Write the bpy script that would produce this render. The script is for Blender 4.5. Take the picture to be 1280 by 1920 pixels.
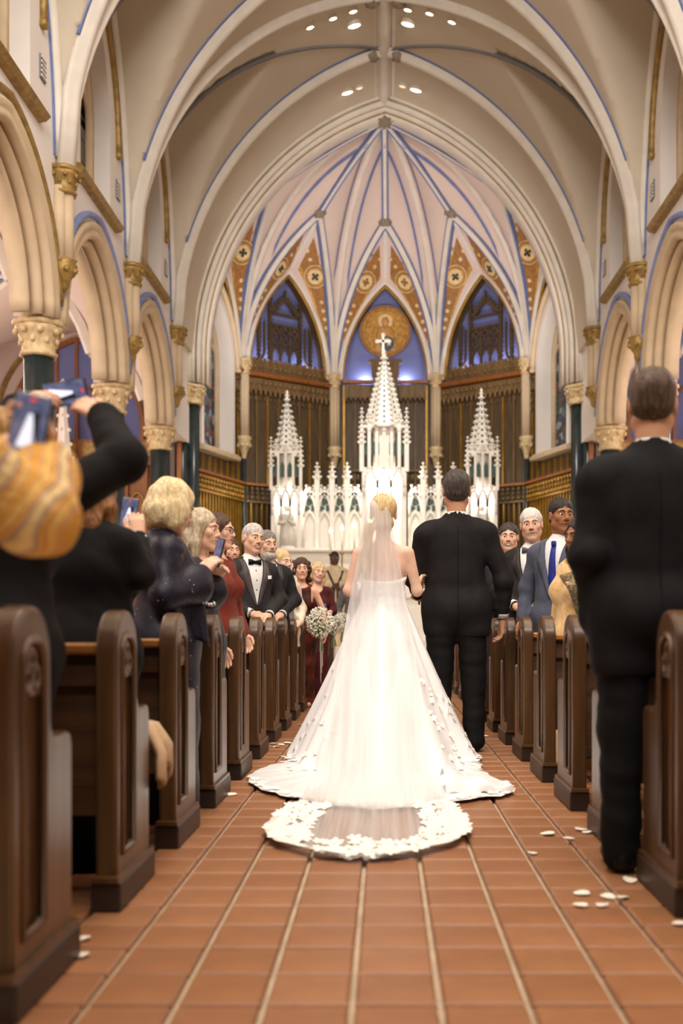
import bpy, math, random
import numpy as np
from mathutils import Vector, Matrix
random.seed(7); np.random.seed(7)
for o in list(bpy.data.objects): bpy.data.objects.remove(o)
scene = bpy.context.scene
COL = scene.collection
PI = math.pi
# ------------------------------------------------------------------ camera
FPX, VX, VY, CH = 1900.0, 722.0, 1168.0, 0.87          # focal length in pixels, vanishing point, lens height
cam = bpy.data.cameras.new('camera'); cam_o = bpy.data.objects.new('camera', cam); COL.objects.link(cam_o)
cam.sensor_fit = 'HORIZONTAL'; cam.sensor_width = 24.0; cam.lens = 24.0*FPX/1280
cam.shift_x = -(VX-640)/1280; cam.shift_y = (VY-960)/1280
cam_o.location = (0, 0, CH); cam_o.rotation_euler = (PI/2, 0, 0)
cam.dof.use_dof = True; cam.dof.focus_distance = 7.1; cam.dof.aperture_fstop = 1.8
scene.camera = cam_o
# ------------------------------------------------------------------ world and lights
scene.view_settings.view_transform = 'Standard'; scene.view_settings.look = 'None'
scene.view_settings.exposure = 0.12; scene.view_settings.gamma = 1.0
scene.view_settings.use_curve_mapping = False
wd = bpy.data.worlds.new('world'); scene.world = wd; wd.use_nodes = True
wd.node_tree.nodes['Background'].inputs[0].default_value = (1.0, .86, .72, 1)
wd.node_tree.nodes['Background'].inputs[1].default_value = 0.14
WARM = (1.0, .90, .79); WHITE = (1.0, .95, .89); PINK = (1.0, .88, .82); BLUE = (.45, .5, 1.0)
def area(name, loc, target, sx, sy, watts, color=WARM):
    l = bpy.data.lights.new(name, 'AREA'); l.shape = 'RECTANGLE'; l.size = sx; l.size_y = sy; l.energy = watts; l.color = color
    o = bpy.data.objects.new(name, l); COL.objects.link(o); o.location = loc
    d = Vector(target)-Vector(loc); o.rotation_euler = d.to_track_quat('-Z', 'Y').to_euler(); return o
def point(name, loc, watts, color=WARM, r=.15):
    l = bpy.data.lights.new(name, 'POINT'); l.energy = watts; l.color = color; l.shadow_soft_size = r
    o = bpy.data.objects.new(name, l); COL.objects.link(o); o.location = loc; return o
def spot(name, loc, target, watts, ang=60, blend=.6, color=WARM, r=.12):
    l = bpy.data.lights.new(name, 'SPOT'); l.energy = watts; l.color = color; l.spot_size = math.radians(ang); l.spot_blend = blend
    l.shadow_soft_size = r
    o = bpy.data.objects.new(name, l); COL.objects.link(o); o.location = loc
    d = Vector(target)-Vector(loc); o.rotation_euler = d.to_track_quat('-Z', 'Y').to_euler(); return o
# nave lights: unseen area lights added as soft fill, spots repeating the ceiling downlights
area('nave_fill_rear', (0, 2.6, 11.6), (0, 3.2, 0), 3.5, 3.0, 290, WARM)  # added soft fill over the rear nave, no fixture of its own
area('vault_wall_fill', (0, -3.0, 9.0), (0, 8.0, 13.6), 6.0, 2.0, 1450, (1.0, .965, .93))  # added unseen fill behind the camera, brightens vault and walls
area('nave_fill_middle', (0, 8.0, 11.9), (0, 9.0, 0), 3.5, 3.5, 360, WARM)  # added soft fill above the frame, no fixture of its own
for yy in (4.2, 7.8, 11.6):
    for xx in (-1.0, 1.0):
        spot('nave_spot', (xx, yy-2.2, 12.1), (xx*.3, yy, 0), 370, 34, .7, WARM, .25)
for xx in (-.9, .9):
    spot('altar_spot', (xx, 18.6, 12.2), (xx*2.2, 25.0, 4.5), 1500, 52, .8, WHITE, .2)
    spot('apse_uplight', (xx*3.2, 22.2, 5.6), (xx*1.5, 26.5, 11.5), 420, 90, .9, PINK, .3)
for s in (-1, 1):
    point('chapel_lamp', (s*6.2, 21.4, 2.2), 70, (1.0, .72, .45), .2)
    for yy in (4.5, 8.2, 11.9, 15.6, 19.3):
        point('aisle_lamp', (s*6.7, yy, 5.4), 95, PINK, .3)
# ------------------------------------------------------------------ materials
def lin(c):
    return tuple((x/12.92 if x <= .04045 else ((x+.055)/1.055)**2.4) for x in (v/255. for v in c))
MATS = {}
def mat(name, rgb, rough=.55, metal=0., var=.10, scale=6., bump=0., bscale=40., stretch=(1, 1, 1), rgb2=None, emit=None, estr=0., spec=.5, sheen=0., coat=0., trans=0., wave=None):
    m = bpy.data.materials.new(name); m.use_nodes = True; nt = m.node_tree; N = nt.nodes; L = nt.links
    b = N['Principled BSDF']; c = lin(rgb)
    tc = N.new('ShaderNodeTexCoord'); mp = N.new('ShaderNodeMapping'); L.new(tc.outputs['Object'], mp.inputs[0])
    mp.inputs['Scale'].default_value = stretch
    nz = N.new('ShaderNodeTexNoise'); nz.inputs['Scale'].default_value = scale; nz.inputs['Detail'].default_value = 3
    L.new(mp.outputs[0], nz.inputs['Vector'])
    rp = N.new('ShaderNodeValToRGB'); L.new(nz.outputs['Fac'], rp.inputs[0])
    c2 = lin(rgb2) if rgb2 else tuple(min(1, x*(1+var)) for x in c)
    c1 = c if rgb2 else tuple(x*(1-var) for x in c)
    rp.color_ramp.elements[0].position = .35; rp.color_ramp.elements[1].position = .65
    rp.color_ramp.elements[0].color = (*c1, 1); rp.color_ramp.elements[1].color = (*c2, 1)
    L.new(rp.outputs[0], b.inputs['Base Color'])
    b.inputs['Roughness'].default_value = rough; b.inputs['Metallic'].default_value = metal
    b.inputs['Specular IOR Level'].default_value = spec
    if sheen: b.inputs['Sheen Weight'].default_value = sheen
    if coat: b.inputs['Coat Weight'].default_value = coat; b.inputs['Coat Roughness'].default_value = .25
    if trans: b.inputs['Transmission Weight'].default_value = trans
    if emit: b.inputs['Emission Color'].default_value = (*lin(emit), 1); b.inputs['Emission Strength'].default_value = estr
    if bump:
        n2 = N.new('ShaderNodeTexNoise'); n2.inputs['Scale'].default_value = bscale; n2.inputs['Detail'].default_value = 4
        L.new(mp.outputs[0], n2.inputs['Vector'])
        bp = N.new('ShaderNodeBump'); bp.inputs['Strength'].default_value = bump; bp.inputs['Distance'].default_value = .02
        L.new(n2.outputs['Fac'], bp.inputs['Height']); L.new(bp.outputs[0], b.inputs['Normal'])
    MATS[name] = m
    return m
def M(n): return MATS[n]
mat('plaster', (232, 225, 219), .85, var=.03, scale=1.2)
mat('vault_plaster', (206, 194, 174), .88, var=.04, scale=.8)
mat('apse_plaster', (222, 202, 192), .88, var=.03, scale=.8)
mat('rib_stone', (226, 218, 206), .7, var=.05, scale=3)
mat('arch_stone', (210, 188, 156), .7, var=.06, scale=3)
mat('gilding', (160, 130, 72), .5, .35, var=.25, scale=9, bump=.2, bscale=25)
mat('gold_line', (168, 126, 44), .4, .5, var=.2, scale=5)
mat('capital_stone', (214, 190, 146), .6, .1, var=.16, scale=14, bump=.35, bscale=22)
mat('blue_stripe', (104, 120, 172), .7, var=.08)
mat('pale_blue_stripe', (134, 148, 200), .7, var=.08)
mat('green_marble', (36, 48, 48), .28, var=.35, scale=5, spec=.6)
mat('boss_stone', (146, 132, 116), .7, var=.25, scale=20, bump=.5, bscale=30)
mat('vent_metal', (120, 118, 120), .6, var=.05)
mat('dark_oak', (74, 50, 28), .5, var=.35, scale=3, stretch=(6, 6, .6))
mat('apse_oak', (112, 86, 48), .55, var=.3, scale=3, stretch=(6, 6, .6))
mat('apse_oak_dark', (80, 62, 38), .6, var=.3, scale=3, stretch=(6, 6, .6))  # darker oak tone for panelling, soffits and screens
mat('chapel_oak', (150, 92, 44), .5, var=.25, scale=3, stretch=(6, 6, .6))
mat('niche_blue', (122, 130, 186), .85, var=.05, scale=1)  # blue lamp light painted into niche walls; plain paint on the aisle panels
mat('mosaic_gold', (186, 138, 58), .5, .2, var=.3, scale=12)
mat('mosaic_cream', (226, 200, 150), .6, var=.15, scale=14)
mat('mosaic_rust', (160, 110, 52), .6, var=.2, scale=14)
mat('mosaic_dark', (70, 62, 44), .6, var=.3, scale=14)
mat('mosaic_blue', (66, 92, 110), .6, var=.3, scale=14)
mat('mural_skin', (196, 146, 80), .6, var=.2, scale=9)
mat('marble', (236, 230, 218), .38, var=.05, scale=4, spec=.5)
mat('recess_shade', (60, 84, 74), .6, var=.2)  # dark green painted for the shade inside the marble openings
mat('statue_stone', (206, 200, 188), .6, var=.08, scale=6, bump=.15, bscale=12)
mat('pew_oak', (84, 57, 31), .33, var=.28, scale=2.2, stretch=(9, 9, .8), spec=.5, coat=.25)
mat('pew_rail_lit', (158, 104, 48), .3, var=.2, scale=2.2, stretch=(.8, 9, 9), coat=.4)  # oak lightened toward orange, lit highlight painted into the cap rail
mat('pew_back', (72, 46, 26), .42, var=.3, scale=2.2, stretch=(.8, 9, 9), coat=.1)
mat('pew_plinth', (48, 36, 28), .45, var=.2, scale=3)
mat('brass', (176, 140, 66), .3, .9, var=.1)
mat('grout', (188, 168, 144), .9, var=.12, scale=8)
mat('under_floor', (120, 86, 62), .8, var=.15, scale=6)
mat('kneeler_vinyl', (40, 30, 26), .5, var=.1)
mat('petal', (250, 240, 226), .7, var=.04, scale=20)
mat('lamp_glow', (255, 246, 230), .5, emit=(255, 244, 224), estr=14.)
mat('lamp_dim', (255, 226, 200), .5, emit=(255, 214, 176), estr=1.1)
mat('lamp_can', (226, 214, 200), .6, var=.03)
mat('niche_glow', (255, 244, 224), .5, emit=(255, 238, 208), estr=3.0)
mat('candle_wax', (245, 238, 220), .5, var=.02)
mat('flame', (255, 236, 190), .5, emit=(255, 226, 160), estr=12.)
mat('carpet', (176, 160, 140), .95, var=.1, scale=20)
def tile_mats():
    out = []
    for i, c in enumerate([(154, 105, 70), (150, 101, 66), (157, 108, 74), (151, 102, 69)]):
        out.append(mat('terracotta_%d' % i, c, .42, var=.10, scale=5, bump=.05, bscale=30, spec=.45))
    return out
TILE_MATS = tile_mats()
def glass_mat(name, cols, scale, emit):
    m = bpy.data.materials.new(name); m.use_nodes = True; nt = m.node_tree; N = nt.nodes; L = nt.links; b = N['Principled BSDF']
    tc = N.new('ShaderNodeTexCoord'); v = N.new('ShaderNodeTexVoronoi'); v.inputs['Scale'].default_value = scale
    L.new(tc.outputs['Object'], v.inputs['Vector'])
    rp = N.new('ShaderNodeValToRGB'); rp.color_ramp.interpolation = 'CONSTANT'
    sep = N.new('ShaderNodeSeparateColor'); L.new(v.outputs['Color'], sep.inputs[0]); L.new(sep.outputs[0], rp.inputs[0])
    els = rp.color_ramp.elements
    while len(els) < len(cols): els.new(.5)
    for i, c in enumerate(cols): els[i].position = i/len(cols); els[i].color = (*lin(c), 1)
    L.new(rp.outputs[0], b.inputs['Base Color']); b.inputs['Roughness'].default_value = .2
    L.new(rp.outputs[0], b.inputs['Emission Color']); b.inputs['Emission Strength'].default_value = emit
    MATS[name] = m
glass_mat('stained_glass', [(20, 30, 30), (44, 58, 64), (30, 40, 70), (80, 90, 96), (24, 26, 24), (96, 40, 34), (120, 130, 136)], 7, .12)
glass_mat('clerestory_glass', [(26, 30, 26), (70, 66, 40), (34, 40, 36), (110, 86, 40), (40, 46, 54)], 6, .12)
# ------------------------------------------------------------------ mesh builder
def V3(*a): return np.array(a, float)
def unit(v):
    v = np.asarray(v, float); n = np.linalg.norm(v); return v/n if n > 1e-12 else v
class MB:
    def __init__(s): s.v = []; s.f = []; s.m = []; s.cur = 0
    def add(s, verts, faces):
        o = len(s.v); s.v.extend([tuple(map(float, p)) for p in verts])
        s.f.extend([tuple(i+o for i in f) for f in faces]); s.m.extend([s.cur]*len(faces)); return s
    def box(s, c, size, R=None, ch=0.):
        c = np.asarray(c, float); h = np.asarray(size, float)/2
        if ch > 0:
            h2 = h-ch; P = []; F = []
            for ax in range(3):
                for sg in (-1, 1):
                    a, b = (ax+1) % 3, (ax+2) % 3
                    q = []
                    for (i, j) in ((-1, -1), (1, -1), (1, 1), (-1, 1)):
                        p = np.zeros(3); p[ax] = sg*h[ax]; p[a] = i*h2[a]; p[b] = j*h2[b]; q.append(p)
                    if sg < 0: q = q[::-1]
                    F.append(tuple(range(len(P), len(P)+4))); P.extend(q)
            from itertools import product
            def idx(ax, sgn):
                for k, p in enumerate(P):
                    if abs(p[ax]-sgn[ax]*h[ax]) < 1e-9 and all(p[t]*sgn[t] > 0 for t in range(3)): return k
            for sg in product((-1, 1), repeat=3):
                F.append(tuple(idx(a, sg) for a in ((0, 1, 2) if sg[0]*sg[1]*sg[2] > 0 else (0, 2, 1))))
            for ax in range(3):
                a, b = (ax+1) % 3, (ax+2) % 3
                for i, j in product((-1, 1), repeat=2):
                    s1 = [0, 0, 0]; s1[a] = i; s1[b] = j; s1[ax] = -1; s2 = list(s1); s2[ax] = 1
                    q = (idx(a, s1), idx(b, s1), idx(b, s2), idx(a, s2))
                    F.append(q if i*j < 0 else q[::-1])
            P = np.array(P)
        else:
            P = np.array([(x, y, z) for x in (-1, 1) for y in (-1, 1) for z in (-1, 1)], float)*h
            F = [(0, 1, 3, 2), (4, 6, 7, 5), (0, 4, 5, 1), (2, 3, 7, 6), (0, 2, 6, 4), (1, 5, 7, 3)]
        if R is not None: P = P@np.asarray(R).T
        return s.add(P+c, F)
    def bar(s, a, b, w, t=None, up=(0, 0, 1)):
        a = np.asarray(a, float); b = np.asarray(b, float); d = unit(b-a); t = t or w
        x = np.cross(d, up)
        if np.linalg.norm(x) < 1e-6: x = np.cross(d, (1, 0, 0))
        x = unit(x); y = np.cross(d, x)
        R = np.stack([x, y, d], 1)
        return s.box((a+b)/2, (w, t, np.linalg.norm(b-a)), R)
    def tube(s, path, r, n=8, cap=True):
        path = np.asarray(path, float); k = len(path)
        rr = np.full(k, r, float) if np.isscalar(r) else np.asarray(r, float)
        T = np.gradient(path, axis=0); T /= (np.linalg.norm(T, axis=1)[:, None]+1e-12)
        x = np.cross(T[0], (0, 0, 1.));
        if np.linalg.norm(x) < 1e-3: x = np.cross(T[0], (1., 0, 0))
        x = unit(x); V = []
        for i in range(k):
            x = unit(x-T[i]*np.dot(x, T[i])); y = np.cross(T[i], x)
            for j in range(n):
                a = 2*PI*j/n; V.append(path[i]+rr[i]*(math.cos(a)*x+math.sin(a)*y))
        F = [(i*n+j, i*n+(j+1) % n, (i+1)*n+(j+1) % n, (i+1)*n+j) for i in range(k-1) for j in range(n)]
        if cap: F += [tuple(range(n))[::-1], tuple(range((k-1)*n, k*n))]
        return s.add(V, F)
    def lathe(s, prof, c=(0, 0, 0), n=16, lobes=0, amp=0., a0=0.):
        V = []; c = np.asarray(c, float)
        for (r, z) in prof:
            for j in range(n):
                a = 2*PI*j/n+a0; q = r*(1+amp*math.cos(lobes*a)) if lobes else r
                V.append(c+np.array((q*math.cos(a), q*math.sin(a), z)))
        k = len(prof)
        F = [(i*n+j, i*n+(j+1) % n, (i+1)*n+(j+1) % n, (i+1)*n+j) for i in range(k-1) for j in range(n)]
        F += [tuple(range(n))[::-1], tuple(range((k-1)*n, k*n))]
        return s.add(V, F)
    def sphere(s, c, r, n=8, m=6):
        r = np.array((r, r, r)) if np.isscalar(r) else np.asarray(r, float)
        V = [np.asarray(c)+r*np.array((0, 0, -1.))]; F = []
        for i in range(1, m):
            t = -PI/2+PI*i/m
            for j in range(n):
                a = 2*PI*j/n; V.append(np.asarray(c)+r*np.array((math.cos(t)*math.cos(a), math.cos(t)*math.sin(a), math.sin(t))))
        V.append(np.asarray(c)+r*np.array((0, 0, 1.)))
        for j in range(n): F.append((0, 1+(j+1) % n, 1+j))
        for i in range(m-2):
            for j in range(n): F.append((1+i*n+j, 1+i*n+(j+1) % n, 1+(i+1)*n+(j+1) % n, 1+(i+1)*n+j))
        t = 1+(m-2)*n
        for j in range(n): F.append((t+j, t+(j+1) % n, len(V)-1))
        return s.add(V, F)
    def grid(s, P, closed_u=False):
        P = np.asarray(P, float); a, b = P.shape[:2]
        F = []
        for i in range(a-1 if not closed_u else a):
            for j in range(b-1):
                i2 = (i+1) % a; F.append((i*b+j, i2*b+j, i2*b+j+1, i*b+j+1))
        return s.add(P.reshape(-1, 3), F)
    def slab(s, P, off):
        """a grid sheet given thickness along the offset vector"""
        P = np.asarray(P, float); a, b = P.shape[:2]; Q = P+np.asarray(off)
        s.grid(P); s.grid(Q[::-1])
        for e, f in ((P[0], Q[0]), (Q[-1], P[-1])): s.grid(np.stack([f, e]))
        for e, f in ((P[:, 0], Q[:, 0]), (Q[:, -1], P[:, -1])): s.grid(np.stack([e, f]))
        return s
    def prism(s, poly, a, b, origin=(0, 0, 0), U=(1, 0, 0), W=(0, 0, 1), Nn=(0, 1, 0)):
        """polygon in (U,W) extruded along Nn from a to b"""
        O = np.asarray(origin, float); U = np.asarray(U, float); W = np.asarray(W, float); Nn = np.asarray(Nn, float)
        P = [O+U*p[0]+W*p[1]+Nn*a for p in poly]; Q = [O+U*p[0]+W*p[1]+Nn*b for p in poly]; n = len(poly)
        F = [tuple(range(n)), tuple(range(2*n-1, n-1, -1))]+[(i, i+n, (i+1) % n+n, (i+1) % n) for i in range(n)]
        return s.add(P+Q, F)
    def sweep(s, path, prof, nrm, closed=False):
        """planar path, profile (side, normal); side = tangent x normal"""
        path = np.asarray(path, float); nrm = unit(nrm); k = len(path); V = []; n = len(prof)
        for i in range(k):
            p0 = path[i-1] if (i > 0 or closed) else path[i]; p1 = path[(i+1) % k] if (i < k-1 or closed) else path[i]
            t1 = unit(path[i]-p0) if np.linalg.norm(path[i]-p0) > 1e-9 else unit(p1-path[i])
            t2 = unit(p1-path[i]) if np.linalg.norm(p1-path[i]) > 1e-9 else t1
            t = unit(t1+t2); sd = unit(np.cross(t, nrm)); sc = 1/max(.35, float(np.dot(t, t2)))
            for (a, b) in prof: V.append(path[i]+sd*a*sc+nrm*b)
        F = []
        for i in range(k if closed else k-1):
            i2 = (i+1) % k
            for j in range(n): F.append((i*n+j, i*n+(j+1) % n, i2*n+(j+1) % n, i2*n+j))
        if not closed: F += [tuple(range(n)), tuple(range((k-1)*n, k*n))[::-1]]
        return s.add(V, F)
    def ribbon(s, path, prof):
        """space path; side is horizontal, the profile's second axis points up and away from the path"""
        path = np.asarray(path, float); k = len(path); n = len(prof); V = []
        T = np.gradient(path, axis=0)
        hs = None
        for i in range(k):
            t = unit(T[i]); h = np.cross(t, (0, 0, 1.))
            if np.linalg.norm(h) < .05 and hs is not None: h = hs
            h = unit(h); hs = h; u = np.cross(h, t)
            for (a, b) in prof: V.append(path[i]+h*a+u*b)
        F = [(i*n+j, i*n+(j+1) % n, (i+1)*n+(j+1) % n, (i+1)*n+j) for i in range(k-1) for j in range(n)]
        F += [tuple(range(n))[::-1], tuple(range((k-1)*n, k*n))]
        return s.add(V, F)
    def xf(s, Mx):
        a = np.array(s.v); a = a@np.asarray(Mx)[:3, :3].T+np.asarray(Mx)[:3, 3]; s.v = [tuple(p) for p in a]; return s
    def mesh(s, name):
        me = bpy.data.meshes.new(name); me.from_pydata(s.v, [], s.f); return me
    def build(s, name, mats, parent=None, smooth=False, fix=True, loc=None):
        me = s.mesh(name)
        if not isinstance(mats, (list, tuple)): mats = [mats]
        for m in mats: me.materials.append(M(m) if isinstance(m, str) else m)
        if len(mats) > 1: me.polygons.foreach_set('material_index', s.m)
        if fix:
            import bmesh
            bm = bmesh.new(); bm.from_mesh(me); bmesh.ops.remove_doubles(bm, verts=bm.verts, dist=1e-6)
            bmesh.ops.recalc_face_normals(bm, faces=bm.faces); bm.to_mesh(me); bm.free()
        if smooth:
            me.shade_smooth()
            if smooth != 'all':
                try: me.set_sharp_from_angle(angle=math.radians(42))
                except Exception: pass
        return link(name, me, parent, loc)
def link(name, me, parent=None, loc=None):
    o = bpy.data.objects.new(name, me); COL.objects.link(o); o.parent = parent
    if loc is not None: o.location = loc
    return o
def empty(name, loc=(0, 0, 0), rz=0., parent=None):
    o = bpy.data.objects.new(name, None); COL.objects.link(o); o.location = loc; o.rotation_euler = (0, 0, rz); o.parent = parent; return o
def tag(o, label, cat, group=None, kind=None):
    o['label'] = label; o['category'] = cat
    if group: o['group'] = group
    if kind: o['kind'] = kind
    return o
def struct(o, label=None):
    o['kind'] = 'structure'
    if label: o['label'] = label
    return o
def copy_tree(o, parent=None):
    c = o.copy(); COL.objects.link(c); c.parent = parent
    for ch in list(o.children): copy_tree(ch, c)
    return c
def arch_pts(a, h, n=14, a0=None):
    """pointed arch from (-a,0) over (0,h) to (a,0)"""
    r = (a*a+h*h)/(2*a) if h >= a else None
    out = []
    for i in range(n+1):
        if r:
            th = math.asin(min(1, h/r))*i/n; out.append((-a+r*(1-math.cos(th)), r*math.sin(th)))
        else:
            th = PI/2*i/n; out.append((-a*math.cos(th), h*math.sin(th)))
    out[-1] = (0., h)
    return out+[(-u, z) for u, z in out[-2::-1]]
def arch_h(u, a, h):
    """height of that arch over u"""
    r = (a*a+h*h)/(2*a); d = a-abs(u)
    return math.sqrt(max(0., r*r-(r-d)**2)) if d > 0 else 0.
def at(px, py, Y):
    return V3((px-VX)*Y/FPX, Y, CH-(py-VY)*Y/FPX)
# ------------------------------------------------------------------ nave shell
PY = [-4.75+3.7*i for i in range(8)]                     # pier lines along the nave; the last is 21.15
YC, AR = 23.2, 4.55                                      # centre and radius of the apse
WX0, WX1 = 4.45, 4.95
SPR, RIDGE = 7.0, 12.85
def barrel(x): return SPR+math.sqrt(max(0., 6.10**2-(abs(x)+1.73)**2))
def bay_u(y):
    if y >= PY[-1] or y <= PY[0]: return None
    k = int((y-PY[0])//3.7); return y-(PY[k]+1.85)
def lun(u): return SPR+arch_h(u, 1.85, 4.8)
def vault_z(x, y):
    b = barrel(x); u = bay_u(y)
    return max(b, lun(u)) if u is not None else b
ARA, ARH, ARS = 1.52, 1.80, 4.95                         # arcade arch half span, rise, spring height
WNA, WNS, WNP, WNH = .80, 7.45, 8.75, 1.75               # clerestory window half width, sill, spring, rise
def side_wall(s):
    mb = MB(); X0, X1 = s*WX0, s*WX1
    for k in range(len(PY)-1):
        c = PY[k]+1.85
        us = sorted(set([round(v, 4) for v in np.linspace(-1.85, 1.85, 49)]+[-ARA-.06, ARA+.06, -WNA, WNA]))
        for X in (X0, X1):
            for u0, u1 in zip(us[:-1], us[1:]):
                lo = lambda u: ARS+(arch_h(u, ARA+.06, ARH+.06) if abs(u) < ARA+.06 else 0)
                def q(a0, a1, b0, b1): mb.add([(X, c+u0, a0), (X, c+u1, a1), (X, c+u1, b1), (X, c+u0, b0)], [(0, 1, 2, 3)])
                if min(lun(u0), lun(u1)) > WNS:
                    q(lo(u0), lo(u1), WNS, WNS)
                    if abs(u0+u1)/2 < WNA:
                        w = lambda u: WNP+arch_h(u, WNA, WNH)
                        q(w(u0), w(u1), lun(u0)+.03, lun(u1)+.03)
                    else: q(WNS, WNS, lun(u0)+.03, lun(u1)+.03)
                else: q(lo(u0), lo(u1), lun(u0)+.03, lun(u1)+.03)
        A = [(u, ARS+z) for u, z in arch_pts(ARA+.06, ARH+.06, 14)]
        A = [(-1.85, ARS)]+A+[(1.85, ARS)]
        mb.grid(np.array([[(X0, c+u, z), (X1, c+u, z)] for u, z in A]))
        W = [(u, WNP+z) for u, z in arch_pts(WNA, WNH, 10)]
        W = [(-WNA, WNS)]+W+[(WNA, WNS), (-WNA, WNS)]
        mb.grid(np.array([[(X0, c+u, z), (X1, c+u, z)] for u, z in W]))
    # solid piece beside the chancel arch
    mb.box((s*(WX0+WX1)/2, (PY[-1]+23.3)/2, 6.7), (.5, 23.3-PY[-1], 3.5))
    o = struct(mb.build('wall_left' if s < 0 else 'wall_right', 'plaster', fix=False))
    return o
def capital(mb, c, r, h, sq=True, n=16):
    """bell with a collar, a leafy drum and an abacus; c is the bottom centre"""
    mb.lathe([(r, 0), (r*1.16, h*.04), (r*1.16, h*.10), (r*1.0, h*.14), (r*1.05, h*.4), (r*1.3, h*.68), (r*1.5, h*.8), (r*1.2, h*.82)], c, n, 8, .05)
    for row, (rr, zz, sz) in enumerate(((1.14, .42, .17), (1.38, .66, .2))):
        for j in range(8):
            a = 2*PI*(j+.5*row)/8
            mb.sphere((c[0]+rr*r*math.cos(a), c[1]+rr*r*math.sin(a), c[2]+h*zz), (r*sz, r*sz, h*.1), 6, 4)
    mb.lathe([(r*1.5, h*.82), (r*1.62, h*.86), (r*1.62, h*.95), (r*1.52, h)], c, 8 if sq else n, a0=PI/8)
STEP3 = [(-.26, 0), (-.26, .05), (-.2, .08), (-.14, .05), (-.1, .1), (-.04, .12), (0, .07), (0, 0)]
def arch_path(X, c, a, h, z0, n=14, rev=False):
    p = [(X, c+u, z0+z) for u, z in arch_pts(a, h, n)]
    return p[::-1] if rev else p
def side_details(s, wall):
    nrm = (-s, 0, 0)
    for k in range(2, len(PY)-1):
        c = PY[k]+1.85
        if s > 0 and k < 3: pass
        far = PY[k+1]
        # stepped mouldings round the arcade arch
        path = arch_path(s*WX0, c, ARA, ARH, ARS, rev=(s > 0))
        MB().sweep(path, [(0, -.1), (0, .04), (-.05, .07), (-.10, .04), (-.14, .04), (-.19, .09), (-.24, .05), (-.25, -.1)], nrm).build('arch_moulding', 'arch_stone', wall, 'all')
        path2 = arch_path(s*(WX0+.12), c, ARA-.1, ARH-.1, ARS, rev=(s > 0))
        MB().sweep(path2, [(0.0, -.1), (0.0, .02), (-.05, .06), (-.10, .03), (-.12, -.1)], nrm).build('arch_moulding', 'arch_stone', wall, 'all')
        path3 = arch_path(s*(WX0+.25), c, ARA-.2, ARH-.2, ARS, rev=(s > 0))
        MB().sweep(path3, [(0.0, -.2), (0.0, .02), (-.04, .05), (-.08, .02), (-.12, -.2)], nrm).build('arch_moulding', 'arch_stone', wall, 'all')
        path4 = arch_path(s*WX0, c, ARA+.30, ARH+.30, ARS, rev=(s > 0))[1:-1]
        MB().sweep(path4, [(0.0, -.05), (0.0, .06), (-.05, .09), (-.09, .04), (-.09, -.05)], nrm).build('hood_moulding', 'gilding' if k < 5 else 'pale_blue_stripe', wall, 'all')
        # clerestory window: sill, hood, tracery and panes
        sl = MB(); sl.prism([(0, 0), (.10, -.02), (.16, -.10), (.10, -.16), (0, -.18)], -1.12, 1.12, (s*WX0, c, WNS+.02), (-s, 0, 0), (0, 0, 1), (0, 1, 0))
        sl.build('sill', 'gilding', wall, False)
        hp = [(s*WX0, c+u, WNP-.1+z) for u, z in arch_pts(WNA+.36, WNH+.38, 12)]
        if s > 0: hp = hp[::-1]
        hd = MB().sweep(hp, [(0, -.03), (0, .06), (-.04, .09), (-.09, .05), (-.09, -.03)], nrm)
        for sg in (-1, 1): hd.box((s*(WX0-.04), c+sg*(WNA+.40), WNP-.14), (.10, .14, .10), None, .02)
        hd.box((s*(WX0-.05), c, WNP+WNH+.42), (.12, .14, .3), None, .03); hd.sphere((s*(WX0-.06), c, WNP+WNH+.62), .09)
        hd.build('window_hood', 'gilding', wall, 'all')
        w = empty('window_%d' % (k+1+(10 if s > 0 else 0)), (0, 0, 0)); struct(w)
        xg = s*(WX0+.34)
        fr = MB(); out = [(xg, c-WNA, WNS)]+[(xg, c+u, WNP+z) for u, z in arch_pts(WNA, WNH, 10)]+[(xg, c+WNA, WNS)]
        if s > 0: out = out[::-1]
        fr.sweep(out, [(0, -.06), (0, .08), (.10, .06), (.13, -.02), (.10, -.06)], nrm)
        fr.box((xg, c, (WNS+WNP+.5)/2), (.12, .09, WNP+.5-WNS))
        for sg in (-1, 1):
            lp = [(xg, c+sg*WNA/2+u, WNP-.05+z) for u, z in arch_pts(WNA/2, .62, 8)]
            if s > 0: lp = lp[::-1]
            fr.sweep(lp, [(-.04, -.05), (-.04, .05), (.04, .05), (.04, -.05)], nrm)
        ring = [(xg, c+.27*math.cos(a), WNP+.98+.27*math.sin(a)) for a in np.linspace(0, 2*PI, 20, endpoint=False)]
        fr.sweep(ring, [(-.04, -.05), (-.04, .05), (.04, .05), (.04, -.05)], nrm, True)
        fr.build('tracery', 'arch_stone', w, 'all')
        for sg in (-1, 1):
            for zi in range(5):
                z0 = WNS+.02+zi*.36; z1 = z0+.34
                MB().box((xg+s*.03, c+sg*WNA/2, (z0+z1)/2), (.02, WNA-.13, z1-z0)).build('pane', 'clerestory_glass', w)
        top = MB(); pts = [(u, z) for u, z in arch_pts(WNA-.02, WNH-.03, 8)]
        top.prism(pts, -.01, .01, (xg+s*.03, c, WNP), (0, 1, 0), (0, 0, 1), (1, 0, 0)).build('pane', 'clerestory_glass', w)
        # wall grilles
        for (yy, zz, hw, hh) in ((far-.62, 8.05, .10, .15), (c-1.42, 8.3, .06, .10)):
            g = MB(); g.box((s*(WX0-.01), yy, zz), (.03, hw*2, hh*2)); v = g.build('vent', 'vent_metal', wall)
            g2 = MB()
            for i in range(5): g2.box((s*(WX0-.03), yy, zz-hh+hh*.2+i*hh*.4), (.015, hw*1.8, hh*.16))
            g2.build('louvre', 'plaster', v)
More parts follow.
